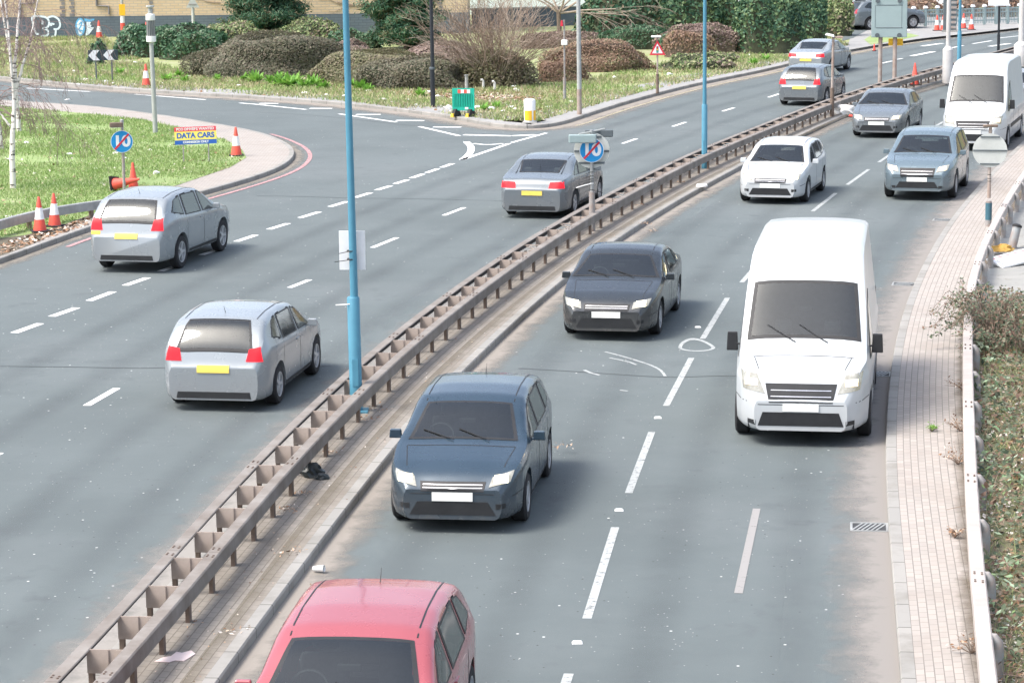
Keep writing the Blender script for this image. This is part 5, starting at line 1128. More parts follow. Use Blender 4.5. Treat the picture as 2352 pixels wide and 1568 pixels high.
# bramble and ground cover behind the right-hand rail
RRn = normals(RR)[1]; RL = length(RR); sA, sB = near_s(RR, G(2290, 1700, .1)), near_s(RR, G(2236, 690, .1))
def bank_pts(n, l0, l1, sa, sb, hz):
    s = rng.uniform(max(0, sa), sb, n); l = l0 + (l1 - l0)*rng.uniform(0, 1, n)**1.0; d = np.arange(len(RR))*RL/(len(RR) - 1)
    X = np.interp(s, d, RR[:, 0]) - np.interp(s, d, RRn[:, 0])*l; Y = np.interp(s, d, RR[:, 1]) - np.interp(s, d, RRn[:, 1])*l
    zb = np.interp(l, [.28, 1, 2.2, 5, 12], [.118, .14, .25, .9, 2.2]); cl = .5 + .5*np.sin(X*3.1 + np.sin(Y*2.3)*1.4)*np.sin(Y*1.7 + 1); return np.c_[X, Y, zb + hz*cl*np.sqrt(rng.uniform(0, 1, n))], cl
P, cl = bank_pts(34000, .10, 6, sA, sB + .6, .42); keep = rng.uniform(size=len(P)) < .25 + .75*cl; P = P[keep]
tag(leaves('ground_cover', P, rng.normal(size=(len(P), 3))*.55 + [-.1, -.2, 1], rng.uniform(.026, .06, len(P)), M['lf_bramble'], None, .6), kind='stuff')
P, cl = bank_pts(5500, .12, 6, sA, sB - 1.5, .40); P = P[cl > .55]; tag(leaves('ground_cover', P, rng.normal(size=(len(P), 3))*.5 + [-.1, -.2, 1], rng.uniform(.03, .065, len(P)), M['lf_pale'], None, .42), kind='stuff')
P, cl = bank_pts(14000, .10, 6, sA, sB - .5, .05); tag(blades('bank_grass', P, rng.uniform(.08, .28, len(P)), .012, M['lf_straw'], .8), kind='stuff')
P, cl = bank_pts(20000, .06, 5, sA, sB, .06); tag(leaves('fallen_leaves', P, rng.normal(size=(len(P), 3))*.5 + [0, 0, 1], rng.uniform(.02, .05, len(P)), M['lf_dead'], None, .5), kind='stuff')
P, cl = bank_pts(1500, .08, 5, sA, sB, .30); k = MB(); rr = random.Random(77)
for p in P:
    p = Vector(p); d = Vector((rr.gauss(0, 1), rr.gauss(0, 1), rr.gauss(0, .35))).normalized()*rr.uniform(.12, .45); k.tube([p, p + d*.5 + Vector((0, 0, rr.uniform(0, .05))), p + d], [.006, .005, .003], 3, caps=False)
tag(k.build('fallen_twigs', M['twig']), kind='stuff')
b = G(2262, 800, .12); t = thing('bramble_bush', 'tangled bramble arching over the right-hand rail onto the brick pavement', 'shrub', b); rr = random.Random(12); k = MB(); P = []; N = []
for i in range(95):
    a = rr.uniform(-1.2, 4.3); L_ = rr.uniform(.5, 1.15); d = Vector((math.cos(a), math.sin(a)*1.5, 0)); hgt = rr.uniform(.45, .95); pts = []
    st = Vector((rr.uniform(-.15, .55), rr.uniform(-1.3, 1.7), .0))
    if i < 13: d = Vector((-1, rr.uniform(-.8, .1), 0)); L_ = rr.uniform(.55, 1.0); st = Vector((rr.uniform(-.1, .2), rr.uniform(-.7, 1.2), .1)); hgt = rr.uniform(.6, .95)
    for j in range(9): f = j/8; pts.append(st + d*L_*f + Vector((rr.gauss(0, .015), rr.gauss(0, .02), hgt*math.sin(min(1, f*1.15)*math.pi*.82) )))
    k.tube(pts, [.009 - .0008*j for j in range(9)], 5, caps=False)
    for j in range(16 if i < 13 else 46):
        f = rr.uniform(.25 if i < 13 else .1, 1)*8; q = min(7, int(f)); p = pts[q].lerp(pts[q + 1], f - q); P.append(p + Vector((rr.gauss(0, .045), rr.gauss(0, .045), rr.gauss(0, .035)))); N.append((rr.gauss(0, .6), rr.gauss(0, .6) - .2, 1))
k.build('stems', M['twig'], t); leaves('foliage', np.array(P), np.array(N), rng.uniform(.018, .042, len(P)), M['lf_bramble'], t, .6)
for i, (x, y, r, m, lb) in enumerate([(2205, 990, .22, 'lf_dead', 'dry brown weed tuft creeping over the brick pavement, upper one'), (2200, 1066, .26, 'lf_dead', 'dry brown weed tuft by the rail halfway along the brick pavement'), (2140, 990, .10, 'lf_dock', 'small green weed in the brick pavement joint'), (2192, 1234, .12, 'lf_dead', 'small dry weed beside the pavement joint level with the gully grate'), (2216, 900, .26, 'lf_dead', 'dry brown weed tuft under the bramble at the rail'), (2232, 1500, .22, 'lf_dead', 'dry twiggy weed by the rail nearest the camera'), (1000 - 20, 1, 0, '', '')][:6]):
    c = G(x, y, .122); q = random.Random(60 + i); t = thing('dry_weed', lb, 'plant', c, 0, 'weeds in the brick pavement'); k = MB(); PP = []
    for j in range(26):
        a = q.uniform(0, 6.28); e = Vector((math.cos(a)*r*q.uniform(.4, 1.3), math.sin(a)*r*q.uniform(.5, 1.6), r*q.uniform(.2, .9))); k.tube([(0, 0, 0), e*.5 + Vector((0, 0, r*.15)), e], [.004, .003, .002], 4, caps=False)
        for f in (.5, .75, 1): PP.append(e*f + Vector((q.gauss(0, .015), q.gauss(0, .015), .03)))
    k.build('stems', M['twig'], t); leaves('foliage', np.array(PP), rng.normal(size=(len(PP), 3)) + [0, 0, 1], rng.uniform(.012, .03, len(PP)), M[m], t, .45)
# ------------------------------------------------------------------ vehicles
def paint(name, col, metal=.35, rough=.22):
    m, nt, b = new_mat(name); b.inputs['Base Color'].default_value = (*col, 1); b.inputs['Metallic'].default_value = metal; b.inputs['Roughness'].default_value = rough
    b.inputs['Coat Weight'].default_value = .5; b.inputs['Coat Roughness'].default_value = .05
    g = nt.nodes.new('ShaderNodeTexCoord'); n = nt.nodes.new('ShaderNodeTexNoise'); n.inputs['Scale'].default_value = 2.5; n.inputs['Detail'].default_value = 6
    nt.links.new(g.outputs['Object'], n.inputs['Vector']); rp = nt.nodes.new('ShaderNodeMapRange'); rp.inputs[3].default_value = rough*.8; rp.inputs[4].default_value = rough*1.6
    L = nt.links.new; L(n.outputs['Fac'], rp.inputs[0]); L(rp.outputs[0], b.inputs['Roughness'])
    sp = nt.nodes.new('ShaderNodeSeparateXYZ'); L(g.outputs['Object'], sp.inputs[0]); hz = nt.nodes.new('ShaderNodeMapRange'); hz.inputs[1].default_value = .2; hz.inputs[2].default_value = .8; hz.inputs[3].default_value = .62; hz.inputs[4].default_value = .0; L(sp.outputs['Z'], hz.inputs[0])
    n2 = nt.nodes.new('ShaderNodeTexNoise'); n2.inputs['Scale'].default_value = 5; n2.inputs['Detail'].default_value = 8; n2.inputs['Roughness'].default_value = .7; L(g.outputs['Object'], n2.inputs['Vector'])
    mu = nt.nodes.new('ShaderNodeMath'); mu.operation = 'MULTIPLY'; L(hz.outputs[0], mu.inputs[0]); L(n2.outputs['Fac'], mu.inputs[1])
    mx = nt.nodes.new('ShaderNodeMix'); mx.data_type = 'RGBA'; mx.inputs[6].default_value = (*col, 1); mx.inputs[7].default_value = (.23, .21, .19, 1); L(mu.outputs[0], mx.inputs[0]); L(mx.outputs[2], b.inputs['Base Color'])
    cw = nt.nodes.new('ShaderNodeMath'); cw.operation = 'MULTIPLY_ADD'; cw.inputs[1].default_value = -1.6; cw.inputs[2].default_value = .55; cw.use_clamp = True; L(mu.outputs[0], cw.inputs[0]); L(cw.outputs[0], b.inputs['Coat Weight'])
    return m
def glass_mat():
    m, nt, b = new_mat('car_glass'); L = nt.links.new; nt.nodes.remove(b)
    tr = nt.nodes.new('ShaderNodeBsdfTransparent'); tr.inputs[0].default_value = (.50, .56, .55, 1); gl = nt.nodes.new('ShaderNodeBsdfGlossy'); gl.inputs['Roughness'].default_value = .04; gl.inputs[0].default_value = (.95, 1, 1, 1)
    fr = nt.nodes.new('ShaderNodeFresnel'); fr.inputs[0].default_value = 1.5; n = nt.nodes.new('ShaderNodeMath'); n.operation = 'MULTIPLY_ADD'; n.inputs[1].default_value = 1.1; n.inputs[2].default_value = .04; n.use_clamp = True
    L(fr.outputs[0], n.inputs[0]); ms = nt.nodes.new('ShaderNodeMixShader'); L(n.outputs[0], ms.inputs[0]); L(tr.outputs[0], ms.inputs[1]); L(gl.outputs[0], ms.inputs[2]); L(ms.outputs[0], nt.nodes['Material Output'].inputs[0]); return m
GL = glass_mat()
INT = mat('cabin_fabric', (.075, .075, .078), .9, .25, 6); INT2 = mat('seat_fabric', (.12, .12, .125), .9, .2, 8); DASH = mat('dashboard', (.04, .042, .045), .6, .2, 5)
HL = mat('headlight_glow', (.9, .88, .78), .2, .02, emit=(1.0, .88, .50), estr=1.5)
HLL = mat('lit_headlight_lens', (.22, .225, .22), .15, .35, 14, coat=.6, emit=(1.0, .90, .55), estr=.07)
HLW = mat('warm_headlight_glow', (.9, .85, .7), .2, .02, emit=(1.0, .72, .36), estr=1.3)
LENS = mat('lamp_lens', (.62, .64, .66), .12, .1, coat=.6, metal=.5)
TL = mat('tail_light_glow', (.35, .01, .015), .35, .05, spec=.2, emit=(1.0, .015, .03), estr=.40)
TLD = mat('tail_light_lens', (.34, .02, .03), .2, .1, coat=.5)
IND = mat('indicator_glow', (.9, .45, .05), .25, .05, emit=(1.0, .36, .02), estr=.8)
TRIM = mat('black_trim', (.02, .021, .023), .5, .2)
TYRE = mat('tyre_rubber', (.022, .022, .024), .85, .2, 9)
RIM = mat('alloy_wheel', (.46, .47, .48), .35, .12, metal=.25)
PLW = mat('front_number_plate', (.76, .76, .72), .5, .05); PLY = mat('rear_number_plate', (.78, .60, .12), .5, .05)
CH_ = mat('chrome', (.6, .61, .62), .2, .1, metal=1.0)
def pl(v, pts):
    xs = [p[0] for p in pts]; return np.interp(v, xs, [p[1] for p in pts])
def gsm(y, z, sg):
    D = np.exp(-.5*((y[:, None] - y[None, :])/sg)**2); w = np.gradient(y); D = D*np.abs(w)[None, :]; return (D*z[None, :]).sum(1)/D.sum(1)
HATCH = dict(L=4.15, W=.885, axles=(-1.28, 1.26), wr=.315, sill=.19, top=[(-2.075, .55), (-2.05, .70), (-1.98, .98), (-1.72, 1.30), (-1.52, 1.42), (-1.0, 1.475), (-.35, 1.485), (.15, 1.44), (.45, 1.33), (1.05, 1.00), (1.25, .955), (1.65, .86), (1.92, .745), (2.03, .63), (2.075, .50)],
    wid=[(-2.075, .66), (-2.02, .76), (-1.85, .845), (-1.4, .88), (0, .885), (1.3, .88), (1.65, .85), (1.88, .78), (2.0, .70), (2.075, .58)], belt=[(-2.075, .9), (-1.7, .99), (-.5, .95), (1.1, .92), (2.1, .7)], tumble=.30,
    ws=(.66, 1.10, .56, .34), rw=(-1.57, .50, -1.97, .62), sw=[[(.80, 0), (.28, 1), (.02, 1), (.05, 0)], [(-.03, 0), (-.06, 1), (-.92, 1), (-.95, 0)], [(-1.02, .04), (-.99, 1), (-1.25, .95), (-1.50, .3)]],
    hl=[(.46, .60), (.72, .66), (.76, .78), (.50, .71)], tl=[(.52, .80), (.78, .80), (.74, 1.02), (.56, .98)], gr=[(-.40, .55), (.40, .55), (.42, .66), (-.42, .66)], lg=[(-.55, .25), (.55, .25), (.45, .42), (-.45, .42)], mir=(.66, .99))
SALOON = dict(HATCH, L=4.6, axles=(-1.35, 1.38), top=[(-2.3, .55), (-2.27, .75), (-2.2, .98), (-1.75, 1.04), (-1.55, 1.08), (-.95, 1.36), (-.55, 1.43), (-.1, 1.445), (.25, 1.40), (.55, 1.28), (1.15, .98), (1.35, .94), (1.85, .83), (2.12, .72), (2.25, .60), (2.3, .48)],
    wid=[(-2.3, .66), (-2.24, .77), (-2.05, .85), (-1.5, .895), (0, .905), (1.4, .90), (1.8, .865), (2.1, .78), (2.22, .70), (2.3, .58)], belt=[(-2.3, .88), (-1.7, .98), (-.5, .94), (1.1, .91), (2.3, .68)], ws=(.76, 1.14, .58, .42), rw=(-.98, .58, -1.56, .50),
    sw=[[(.92, 0), (.36, 1), (.08, 1), (.10, 0)], [(.02, 0), (0, 1), (-.72, 1), (-.95, 0)], [(-1.02, 0), (-.80, .95), (-1.0, .85), (-1.42, .12)]], hl=[(.46, .58), (.74, .64), (.78, .75), (.48, .69)], tl=[(.42, .76), (.80, .76), (.78, .92), (.44, .90)], mir=(.76, .97))
SUV = dict(HATCH, L=4.6, W=.93, axles=(-1.35, 1.36), wr=.36, sill=.26, top=[(-2.3, .60), (-2.27, .80), (-2.2, 1.08), (-1.95, 1.42), (-1.72, 1.58), (-1.1, 1.655), (-.35, 1.665), (.15, 1.62), (.5, 1.48), (1.1, 1.14), (1.3, 1.10), (1.85, 1.02), (2.12, .90), (2.25, .75), (2.3, .6)],
    wid=[(-2.3, .70), (-2.24, .82), (-2.05, .89), (-1.5, .93), (0, .935), (1.4, .93), (1.8, .90), (2.1, .83), (2.22, .75), (2.3, .62)], belt=[(-2.3, 1.05), (-1.7, 1.13), (-.5, 1.07), (1.1, 1.03), (2.3, .8)], ws=(.70, 1.16, .60, .38), rw=(-1.78, .55, -2.18, .66),
    sw=[[(.88, 0), (.32, 1), (.04, 1), (.06, 0)], [(-.02, 0), (-.05, 1), (-.98, 1), (-1.02, 0)], [(-1.10, .03), (-1.06, 1), (-1.45, .95), (-1.75, .35)]], hl=[(.48, .74), (.76, .80), (.80, .93), (.52, .86)], tl=[(.55, .92), (.82, .92), (.79, 1.18), (.60, 1.14)], gr=[(-.42, .62), (.42, .62), (.46, .84), (-.46, .84)], lg=[(-.55, .34), (.55, .34), (.45, .50), (-.45, .50)], mir=(.72, 1.12))
VAN = dict(HATCH, L=6.2, W=1.01, axles=(-1.85, 2.08), wr=.35, sill=.25, top=[(-3.1, .60), (-3.08, 1.2), (-3.02, 2.40), (-2.9, 2.62), (-1.9, 2.68), (.5, 2.68), (1.1, 2.62), (1.5, 2.40), (2.26, 1.38), (2.42, 1.26), (2.82, 1.12), (2.98, .96), (3.06, .75), (3.1, .55)],
    wid=[(-3.1, .92), (-3.0, .98), (-2.6, 1.005), (0, 1.01), (1.9, 1.005), (2.5, .97), (2.85, .87), (3.02, .75), (3.1, .62)], belt=[(-3.1, 1.2), (1.6, 1.2), (3.1, .95)], tumble=.10, ws=(.76, 2.30, .66, 1.62), rw=None,
    sw=[[(2.12, .02), (1.62, .62), (1.02, .62), (1.0, .02)]], hl=[(.52, .78), (.84, .84), (.88, 1.08), (.64, 1.04)], tl=[(.80, .95), (.95, .95), (.95, 1.5), (.82, 1.5)], gr=[(-.46, .66), (.46, .66), (.52, .92), (-.52, .92)], lg=[(-.62, .32), (.62, .32), (.55, .52), (-.55, .52)], mir=(1.95, 1.36))
def vehicle(spec, name, cat, label, mp, front=None, tails=None, ind=False, group=None, hlm=None, roof=None):
    t = thing(name, label, cat, (0, 0, 0), 0, group); L_ = spec['L']; ax = spec['axles']; wr = spec['wr']; AR = wr + .065
    ys = list(np.linspace(-L_/2, L_/2, 72))
    for a in ax: ys += list(a + np.cos(np.linspace(0, math.pi, 13))*AR) + [a - AR - .004, a + AR + .004]
    ys += [-L_/2 + d for d in (.01, .02, .035, .05)] + [L_/2 - d for d in (.01, .02, .035, .05)]
    ys = np.array(sorted(set(np.round(ys, 4)))); zt = gsm(ys, pl(ys, spec['top']), .045); w = gsm(ys, pl(ys, spec['wid']), .04); zb = np.minimum(pl(ys, spec['belt']), zt - .055)
    V = []; K = 15
    for i, y in enumerate(ys):
        H_ = zt[i]; B = zb[i]; W_ = w[i]; wr_ = W_ - .035 - spec['tumble']*max(0, H_ - B - .06); s = spec['sill']
        r = min(.09, max(.012, (H_ - B)*.30)); pts = [(0, H_), (.33*wr_, H_ - .003), (.62*wr_, H_ - .012), (.82*wr_, H_ - .03*min(1, r/.05)), (.94*wr_, H_ - r*.55), (wr_, H_ - r)]
        z5 = H_ - r
        pts += [(wr_ + (W_ - .02 - wr_)*.5, z5 + (B - z5)*.5), (W_ - .018, B), (W_ - .004, B - .035), (W_, B - .12*min(1, B)), (W_ + .002, .56*B + .44*s), (W_ - .004, .30*B + .70*s), (W_ - .012, s + .09), (W_ - .035, s + .03), (W_ - .085, s)]
        arch = 0
        for a in ax:
            if abs(y - a) <= AR: arch = max(arch, wr + math.sqrt(max(0, AR*AR - (y - a)**2)))
        row = [(x, y, max(z, arch) if (k >= 8 and arch) else z) for k, (x, z) in enumerate(pts)]; fine = []
        for k in range(len(row) - 1):
            m_ = 3 if k < 3 else (2 if k == 3 else (4 if k in (5, 6) else 1))
            for q in range(m_): fine.append(tuple(row[k][a]*(1 - q/m_) + row[k + 1][a]*q/m_ for a in range(3)))
        V.append(fine + [row[-1]])
    vs = []; K = len(V[0])
    for row in V: vs += [(-x, y, z) for x, y, z in row[:0:-1]] + row
    C_ = 2*K - 1; n = len(V); fs = [(i*C_ + k, i*C_ + k + 1, (i + 1)*C_ + k + 1, (i + 1)*C_ + k) for i in range(n - 1) for k in range(C_ - 1)]
    fs.append(tuple(range(C_ - 1, -1, -1))); fs.append(tuple((n - 1)*C_ + k for k in range(C_)))
    bvh = BVHTree.FromPolygons([Vector(v) for v in vs], fs)
    FV_ = np.array(vs); FC = np.array([FV_[list(f)].mean(0) for f in fs]); FN = np.zeros_like(FC); cut = np.zeros(len(fs), bool)
    for i_, f in enumerate(fs):
        a_ = FV_[f[0]]; nn_ = np.cross(FV_[f[1]] - a_, FV_[f[2]] - a_); nn_ = nn_ if np.linalg.norm(nn_) > 1e-12 else np.cross(FV_[f[2]] - a_, FV_[f[3]] - a_); FN[i_] = nn_/(np.linalg.norm(nn_) + 1e-12)
    FN *= np.sign((FN*(FC - [0, 0, .8])).sum(1))[:, None]
    def window(nm, q, plane, d, nu=14, nv=8, fr=.035):
        Q2 = np.array(q, float); cq = Q2.mean(0); ax_ = {'yz': (1, 2), 'xy': (0, 1), 'xz': (0, 2)}[plane]; dn = np.array(d, float)
        ins = in_poly(FC[:, ax_], cq + (Q2 - cq)*.96) & ((FN @ dn) < -.12)
        if plane == 'yz': ins &= (FC[:, 0]*-dn[0] > .2)
        if plane == 'xz': ins &= (FC[:, 1]*-dn[1] > 1)
        cut[ins] = True
        us = [0, fr] + list(np.linspace(fr, 1 - fr, nu - 1))[1:-1] + [1 - fr, 1]; vv = [0, fr*1.6] + list(np.linspace(fr*1.6, 1 - fr*1.6, nv - 1))[1:-1] + [1 - fr*1.6, 1]
        return patch(nm, q, plane, d, [GL, TRIM], nu=len(us) - 1, nv=len(vv) - 1, us=us, vs_=vv, edge=True)
    def patch(nm, q, plane, d, m, par=t, off_=.006, nu=10, nv=5, us=None, vs_=None, edge=False):
        mb = MB(); idx = {}; q = [np.array(p, float) for p in q]; d = Vector(d).normalized()
        for i in range(nu + 1):
            for j in range(nv + 1):
                u, v = (us[i], vs_[j]) if us else (i/nu, j/nv); p = (q[0]*(1 - u) + q[1]*u)*(1 - v) + (q[3]*(1 - u) + q[2]*u)*v
                p3 = Vector({'xz': (p[0], 0, p[1]), 'yz': (0, p[0], p[1]), 'xy': (p[0], p[1], 0)}[plane]); hit = bvh.ray_cast(p3 - d*6, d)
                if hit[0] is None: continue
                idx[i, j] = len(mb.v); nn = hit[1] if hit[1].dot(d) < 0 else -hit[1]; mb.v.append(tuple(hit[0] + nn*off_))
        for i in range(nu):
            for j in range(nv):
                f = [(i, j), (i + 1, j), (i + 1, j + 1), (i, j + 1)]
                if all(k in idx for k in f): mb.f.append(tuple(idx[k] for k in f)); mb.mi.append(1 if edge and (i in (0, nu - 1) or j in (0, nv - 1)) else 0)
        if mb.f:
            A_, B_, C__ = [Vector(mb.v[i]) for i in mb.f[len(mb.f)//2][:3]]
            if (B_ - A_).cross(C__ - A_).dot(d) > 0: mb.f = [f[::-1] for f in mb.f]
        # edge skirt back to the body
        from collections import Counter
        ec = Counter()
        for f in mb.f:
            for a, b_ in zip(f, f[1:] + f[:1]): ec[tuple(sorted((a, b_)))] += 1
        bd = [e for e, c in ec.items() if c == 1]; base = len(mb.v); mp_ = {}
        for e in bd:
            for a in e:
                if a not in mp_: mp_[a] = len(mb.v); mb.v.append(tuple(Vector(mb.v[a]) + d*(off_ + .004)))
        for a, b_ in bd: mb.f.append((a, b_, mp_[b_], mp_[a])); mb.mi.append(1 if edge else 0)
        o = mb.build(nm, m, par, smooth=True); return o
    def roofz(y): return float(np.interp(y, ys, zt))
    wx0, wy0, wx1, wy1 = spec['ws'][0], spec['ws'][1], spec['ws'][2], spec['ws'][3]
    vy = L_/2 - .90
    if spec is VAN: window('windscreen', [(-.84, vy), (.84, vy), (.76, vy - .58), (-.76, vy - .58)], 'xy', (0, 0, -1))
    else: window('windscreen', [(-wx0 - .06, wy0 - .06), (wx0 + .06, wy0 - .06), (wx1, wy1), (-wx1, wy1)], 'xy', (0, 0, -1))
    if spec['rw']:
        y0, x0, y1, x1 = spec['rw']; window('rear_window', [(-x0, y0), (x0, y0), (x1, y1), (-x1, y1)], 'xy', (0, 0, -1))
    for sd in (-1, 1):
        for q in spec['sw']:
            pts = []
            for y, f in q:
                B = float(np.interp(y, ys, zb)); pts.append((y, B + .03 + f*(roofz(y) - .10 - B - .03)))
            window('side_window', pts, 'yz', (-sd, 0, 0), 8, 6, .05)
        for y in (.08, -.98) if spec is not VAN else (.9, -.6):
            B = float(np.interp(y, ys, zb)); patch('door_seam', [(y - .006, spec['sill'] + .06), (y + .006, spec['sill'] + .06), (y + .006, B), (y - .006, B)], 'yz', (-sd, 0, 0), TRIM, off_=.002, nu=1, nv=8)
        B = float(np.interp(-.1, ys, zb)); patch('door_handle', [(-.18, B - .10), (.0, B - .10), (.0, B - .075), (-.18, B - .075)], 'yz', (-sd, 0, 0), mp, off_=.02, nu=3, nv=1)
        h = patch('headlight', [(sd*x, z) for x, z in spec['hl']], 'xz', (0, -1, 0), HLL if front else LENS, off_=.008, nu=8, nv=4)
        q = spec['hl']; cx = sum(p[0] for p in q)/4; cz = sum(p[1] for p in q)/4
        if front: patch('headlamp_bulb', [(sd*(cx - .085), cz - .05), (sd*(cx + .085), cz - .035), (sd*(cx + .085), cz + .055), (sd*(cx - .085), cz + .035)], 'xz', (0, -1, 0), hlm or HL, h, .016, 4, 3)
        tl_ = patch('tail_light', [(sd*x, z) for x, z in spec['tl']], 'xz', (0, 1, 0), TL if tails else TLD, off_=.010, nu=5, nv=4)
        if ind and sd < 0:
            q = spec['tl']; patch('indicator', [(sd*(q[0][0] + .05), q[0][1] - .09), (sd*(q[1][0] - .02), q[1][1] - .09), (sd*(q[1][0] - .02), q[1][1] - .02), (sd*(q[0][0] + .05), q[0][1] - .02)], 'xz', (0, 1, 0), IND, off_=.012, nu=4, nv=2)
        my, mz = spec['mir']; bw = float(np.interp(my, ys, w)); k = MB(); k.box((sd*(bw + .07), my, mz), (.17, .07, .12 if spec is not VAN else .28), taper=.85); k.box((sd*(bw - .0), my + .02, mz - .04), (.08, .03, .03))
        bevel(k.build('mirror', mp if spec is not VAN else TRIM, t), .02, 3)
        fgx = .62 if spec is not VAN else .72; patch('fog_lamp', [(sd*(fgx - .07), .33), (sd*(fgx + .05), .34), (sd*(fgx + .05), .40), (sd*(fgx - .07), .40)], 'xz', (0, -1, 0), TRIM, off_=.006, nu=3, nv=2)
    for sd in (-1, 1):
        y_a, y_b = (wy0 + .12, L_/2 - .32) if spec is not VAN else (2.48, L_/2 - .30)
        patch('bonnet_seam', [(sd*.70, y_a), (sd*.712, y_a), (sd*.632, y_b), (sd*.62, y_b)], 'xy', (0, 0, -1), TRIM, off_=.002, nu=1, nv=8)
        sy_, sz_ = L_/2 - .42, spec['hl'][0][1] - .10
        patch('bumper_seam', [(ax[1] + wr + .08, sz_ + .02), (sy_ + .28, sz_ - .02), (sy_ + .28, sz_ - .032), (ax[1] + wr + .08, sz_ + .008)], 'yz', (-sd, 0, 0), TRIM, off_=.002, nu=6, nv=1)
        if spec is not VAN: patch('sill_trim', [(ax[0] + wr + .09, spec['sill'] + .05), (ax[1] - wr - .09, spec['sill'] + .05), (ax[1] - wr - .09, spec['sill'] + .11), (ax[0] + wr + .09, spec['sill'] + .11)], 'yz', (-sd, 0, 0), TRIM, off_=.006, nu=10, nv=1)
        else: patch('side_moulding', [(ax[0] + wr + .12, .62), (ax[1] - wr - .12, .62), (ax[1] - wr - .12, .74), (ax[0] + wr + .12, .74)], 'yz', (-sd, 0, 0), TRIM, off_=.012, nu=12, nv=1)
        if spec is not VAN: patch('roof_trim', [(sd*(spec['W'] - .31), -L_*.36), (sd*(spec['W'] - .295), -L_*.36), (sd*(spec['W'] - .295), wy1 - .05), (sd*(spec['W'] - .31), wy1 - .05)], 'xy', (0, 0, -1), TRIM, off_=.004, nu=1, nv=10)
    patch('bumper_seam', [(-.62, spec['gr'][0][1] - .035), (.62, spec['gr'][0][1] - .035), (.62, spec['gr'][0][1] - .025), (-.62, spec['gr'][0][1] - .025)], 'xz', (0, -1, 0), TRIM, off_=.002, nu=12, nv=1)
    g = patch('grille', spec['gr'], 'xz', (0, -1, 0), TRIM, off_=.006, nu=12, nv=4)
    z0, z1 = spec['gr'][0][1], spec['gr'][2][1]; ww = spec['gr'][1][0]*.95
    for f in (.3, .62): z = z0 + (z1 - z0)*f; patch('grille_bar', [(-ww, z), (ww, z), (ww, z + .012), (-ww, z + .012)], 'xz', (0, -1, 0), CH_, g, .012, 10, 1)
    patch('air_intake', spec['lg'], 'xz', (0, -1, 0), TRIM, off_=.006, nu=12, nv=4)
    pz = (spec['lg'][2][1] + spec['gr'][0][1])/2; patch('number_plate', [(-.26, pz - .055), (.26, pz - .055), (.26, pz + .055), (-.26, pz + .055)], 'xz', (0, -1, 0), PLW, off_=.016, nu=6, nv=2)
    rz_ = spec['tl'][0][1] - .12 if spec is not VAN else .75; patch('number_plate', [(-.26, rz_ - .055), (.26, rz_ - .055), (.26, rz_ + .055), (-.26, rz_ + .055)], 'xz', (0, 1, 0), PLY, off_=.014, nu=6, nv=2)
    patch('rear_bumper_trim', [(-.6, spec['sill'] + .03), (.6, spec['sill'] + .03), (.58, spec['sill'] + .13), (-.58, spec['sill'] + .13)], 'xz', (0, 1, 0), TRIM, off_=.008, nu=10, nv=2)
    if spec is VAN:
        for y in (.3, -1.2): patch('roof_rib', [(-.7, y - .25 if y < 1 else y), (.7, y - .25 if y < 1 else y), (.7, y - .21 if y < 1 else y + .02), (-.7, y - .21 if y < 1 else y + .02)], 'xy', (0, 0, -1), mp, off_=.012, nu=8, nv=1) if y < 1 else None
        patch('rear_door_seam', [(-.008, .45), (.008, .45), (.008, 2.2), (-.008, 2.2)], 'xz', (0, 1, 0), TRIM, off_=.003, nu=1, nv=8)
        for sd in (-1, 1): patch('rear_window', [(sd*.14, 1.45), (sd*.76, 1.45), (sd*.72, 1.98), (sd*.14, 1.98)], 'xz', (0, 1, 0), [TRIM], nu=6, nv=4)
        patch('bonnet_seam', [(-.74, 2.46), (.74, 2.46), (.74, 2.475), (-.74, 2.475)], 'xy', (0, 0, -1), TRIM, off_=.002, nu=10, nv=1)
    else:
        yb_ = wy0 + .10; patch('bonnet_seam', [(-.70, yb_), (.70, yb_), (.70, yb_ + .018), (-.70, yb_ + .018)], 'xy', (0, 0, -1), TRIM, off_=.002, nu=10, nv=1)
        k = MB(); k.tube([(0, -L_*.30, roofz(-L_*.30)), (0, -L_*.30 - .09, roofz(-L_*.30) + .12)], [.006, .003], 5); k.build('aerial', TRIM, t)
    for sx in (-.35, .12):
        a, b_ = Vector((sx, wy0 + (-.02 if spec is not VAN else -.04), 0)), Vector((sx + .42, wy0 - .22, 0)); P_ = []
        for f in np.linspace(0, 1, 6):
            p = a.lerp(b_, f); h = bvh.ray_cast(Vector((p.x, p.y, 5)), Vector((0, 0, -1)))
            if h[0]: P_.append(h[0] + Vector((0, 0, .02)))
        if len(P_) > 1: MB().tube(P_, .008, 5).build('wiper', TRIM, t)
    k = MB(); k.box((0, 0, spec['sill'] + .09), ((spec['W'] - .24)*2, L_ - .25, .14)); 
    k.box((0, 0, .54), ((spec['W'] - .34)*2, L_ - 1.1, .30)); k.build('underbody', TRIM, t)
    keep = [f for f, c_ in zip(fs, cut) if not c_]; me = bpy.data.meshes.new('body'); me.from_pydata(vs, [], keep); me.update(); link('body', me, mp, t, True)
    vn = np.zeros((len(vs), 3))
    for i_, f in enumerate(fs):
        for q in f: vn[q] += FN[i_]
    vn /= np.linalg.norm(vn, axis=1)[:, None] + 1e-9; lv = FV_ - vn*.022
    zlo = spec['sill'] + .25; lf = [f for f, c_ in zip(fs[:-2], cut[:-2]) if not c_ and min(FV_[q][2] for q in f) > zlo and abs(FC[fs.index(f)][1]) < L_ if True] if False else [fs[i_] for i_ in range(len(fs) - 2) if not cut[i_] and FC[i_][2] > zlo + .15 and FC[i_][1] < wy0 + .1]
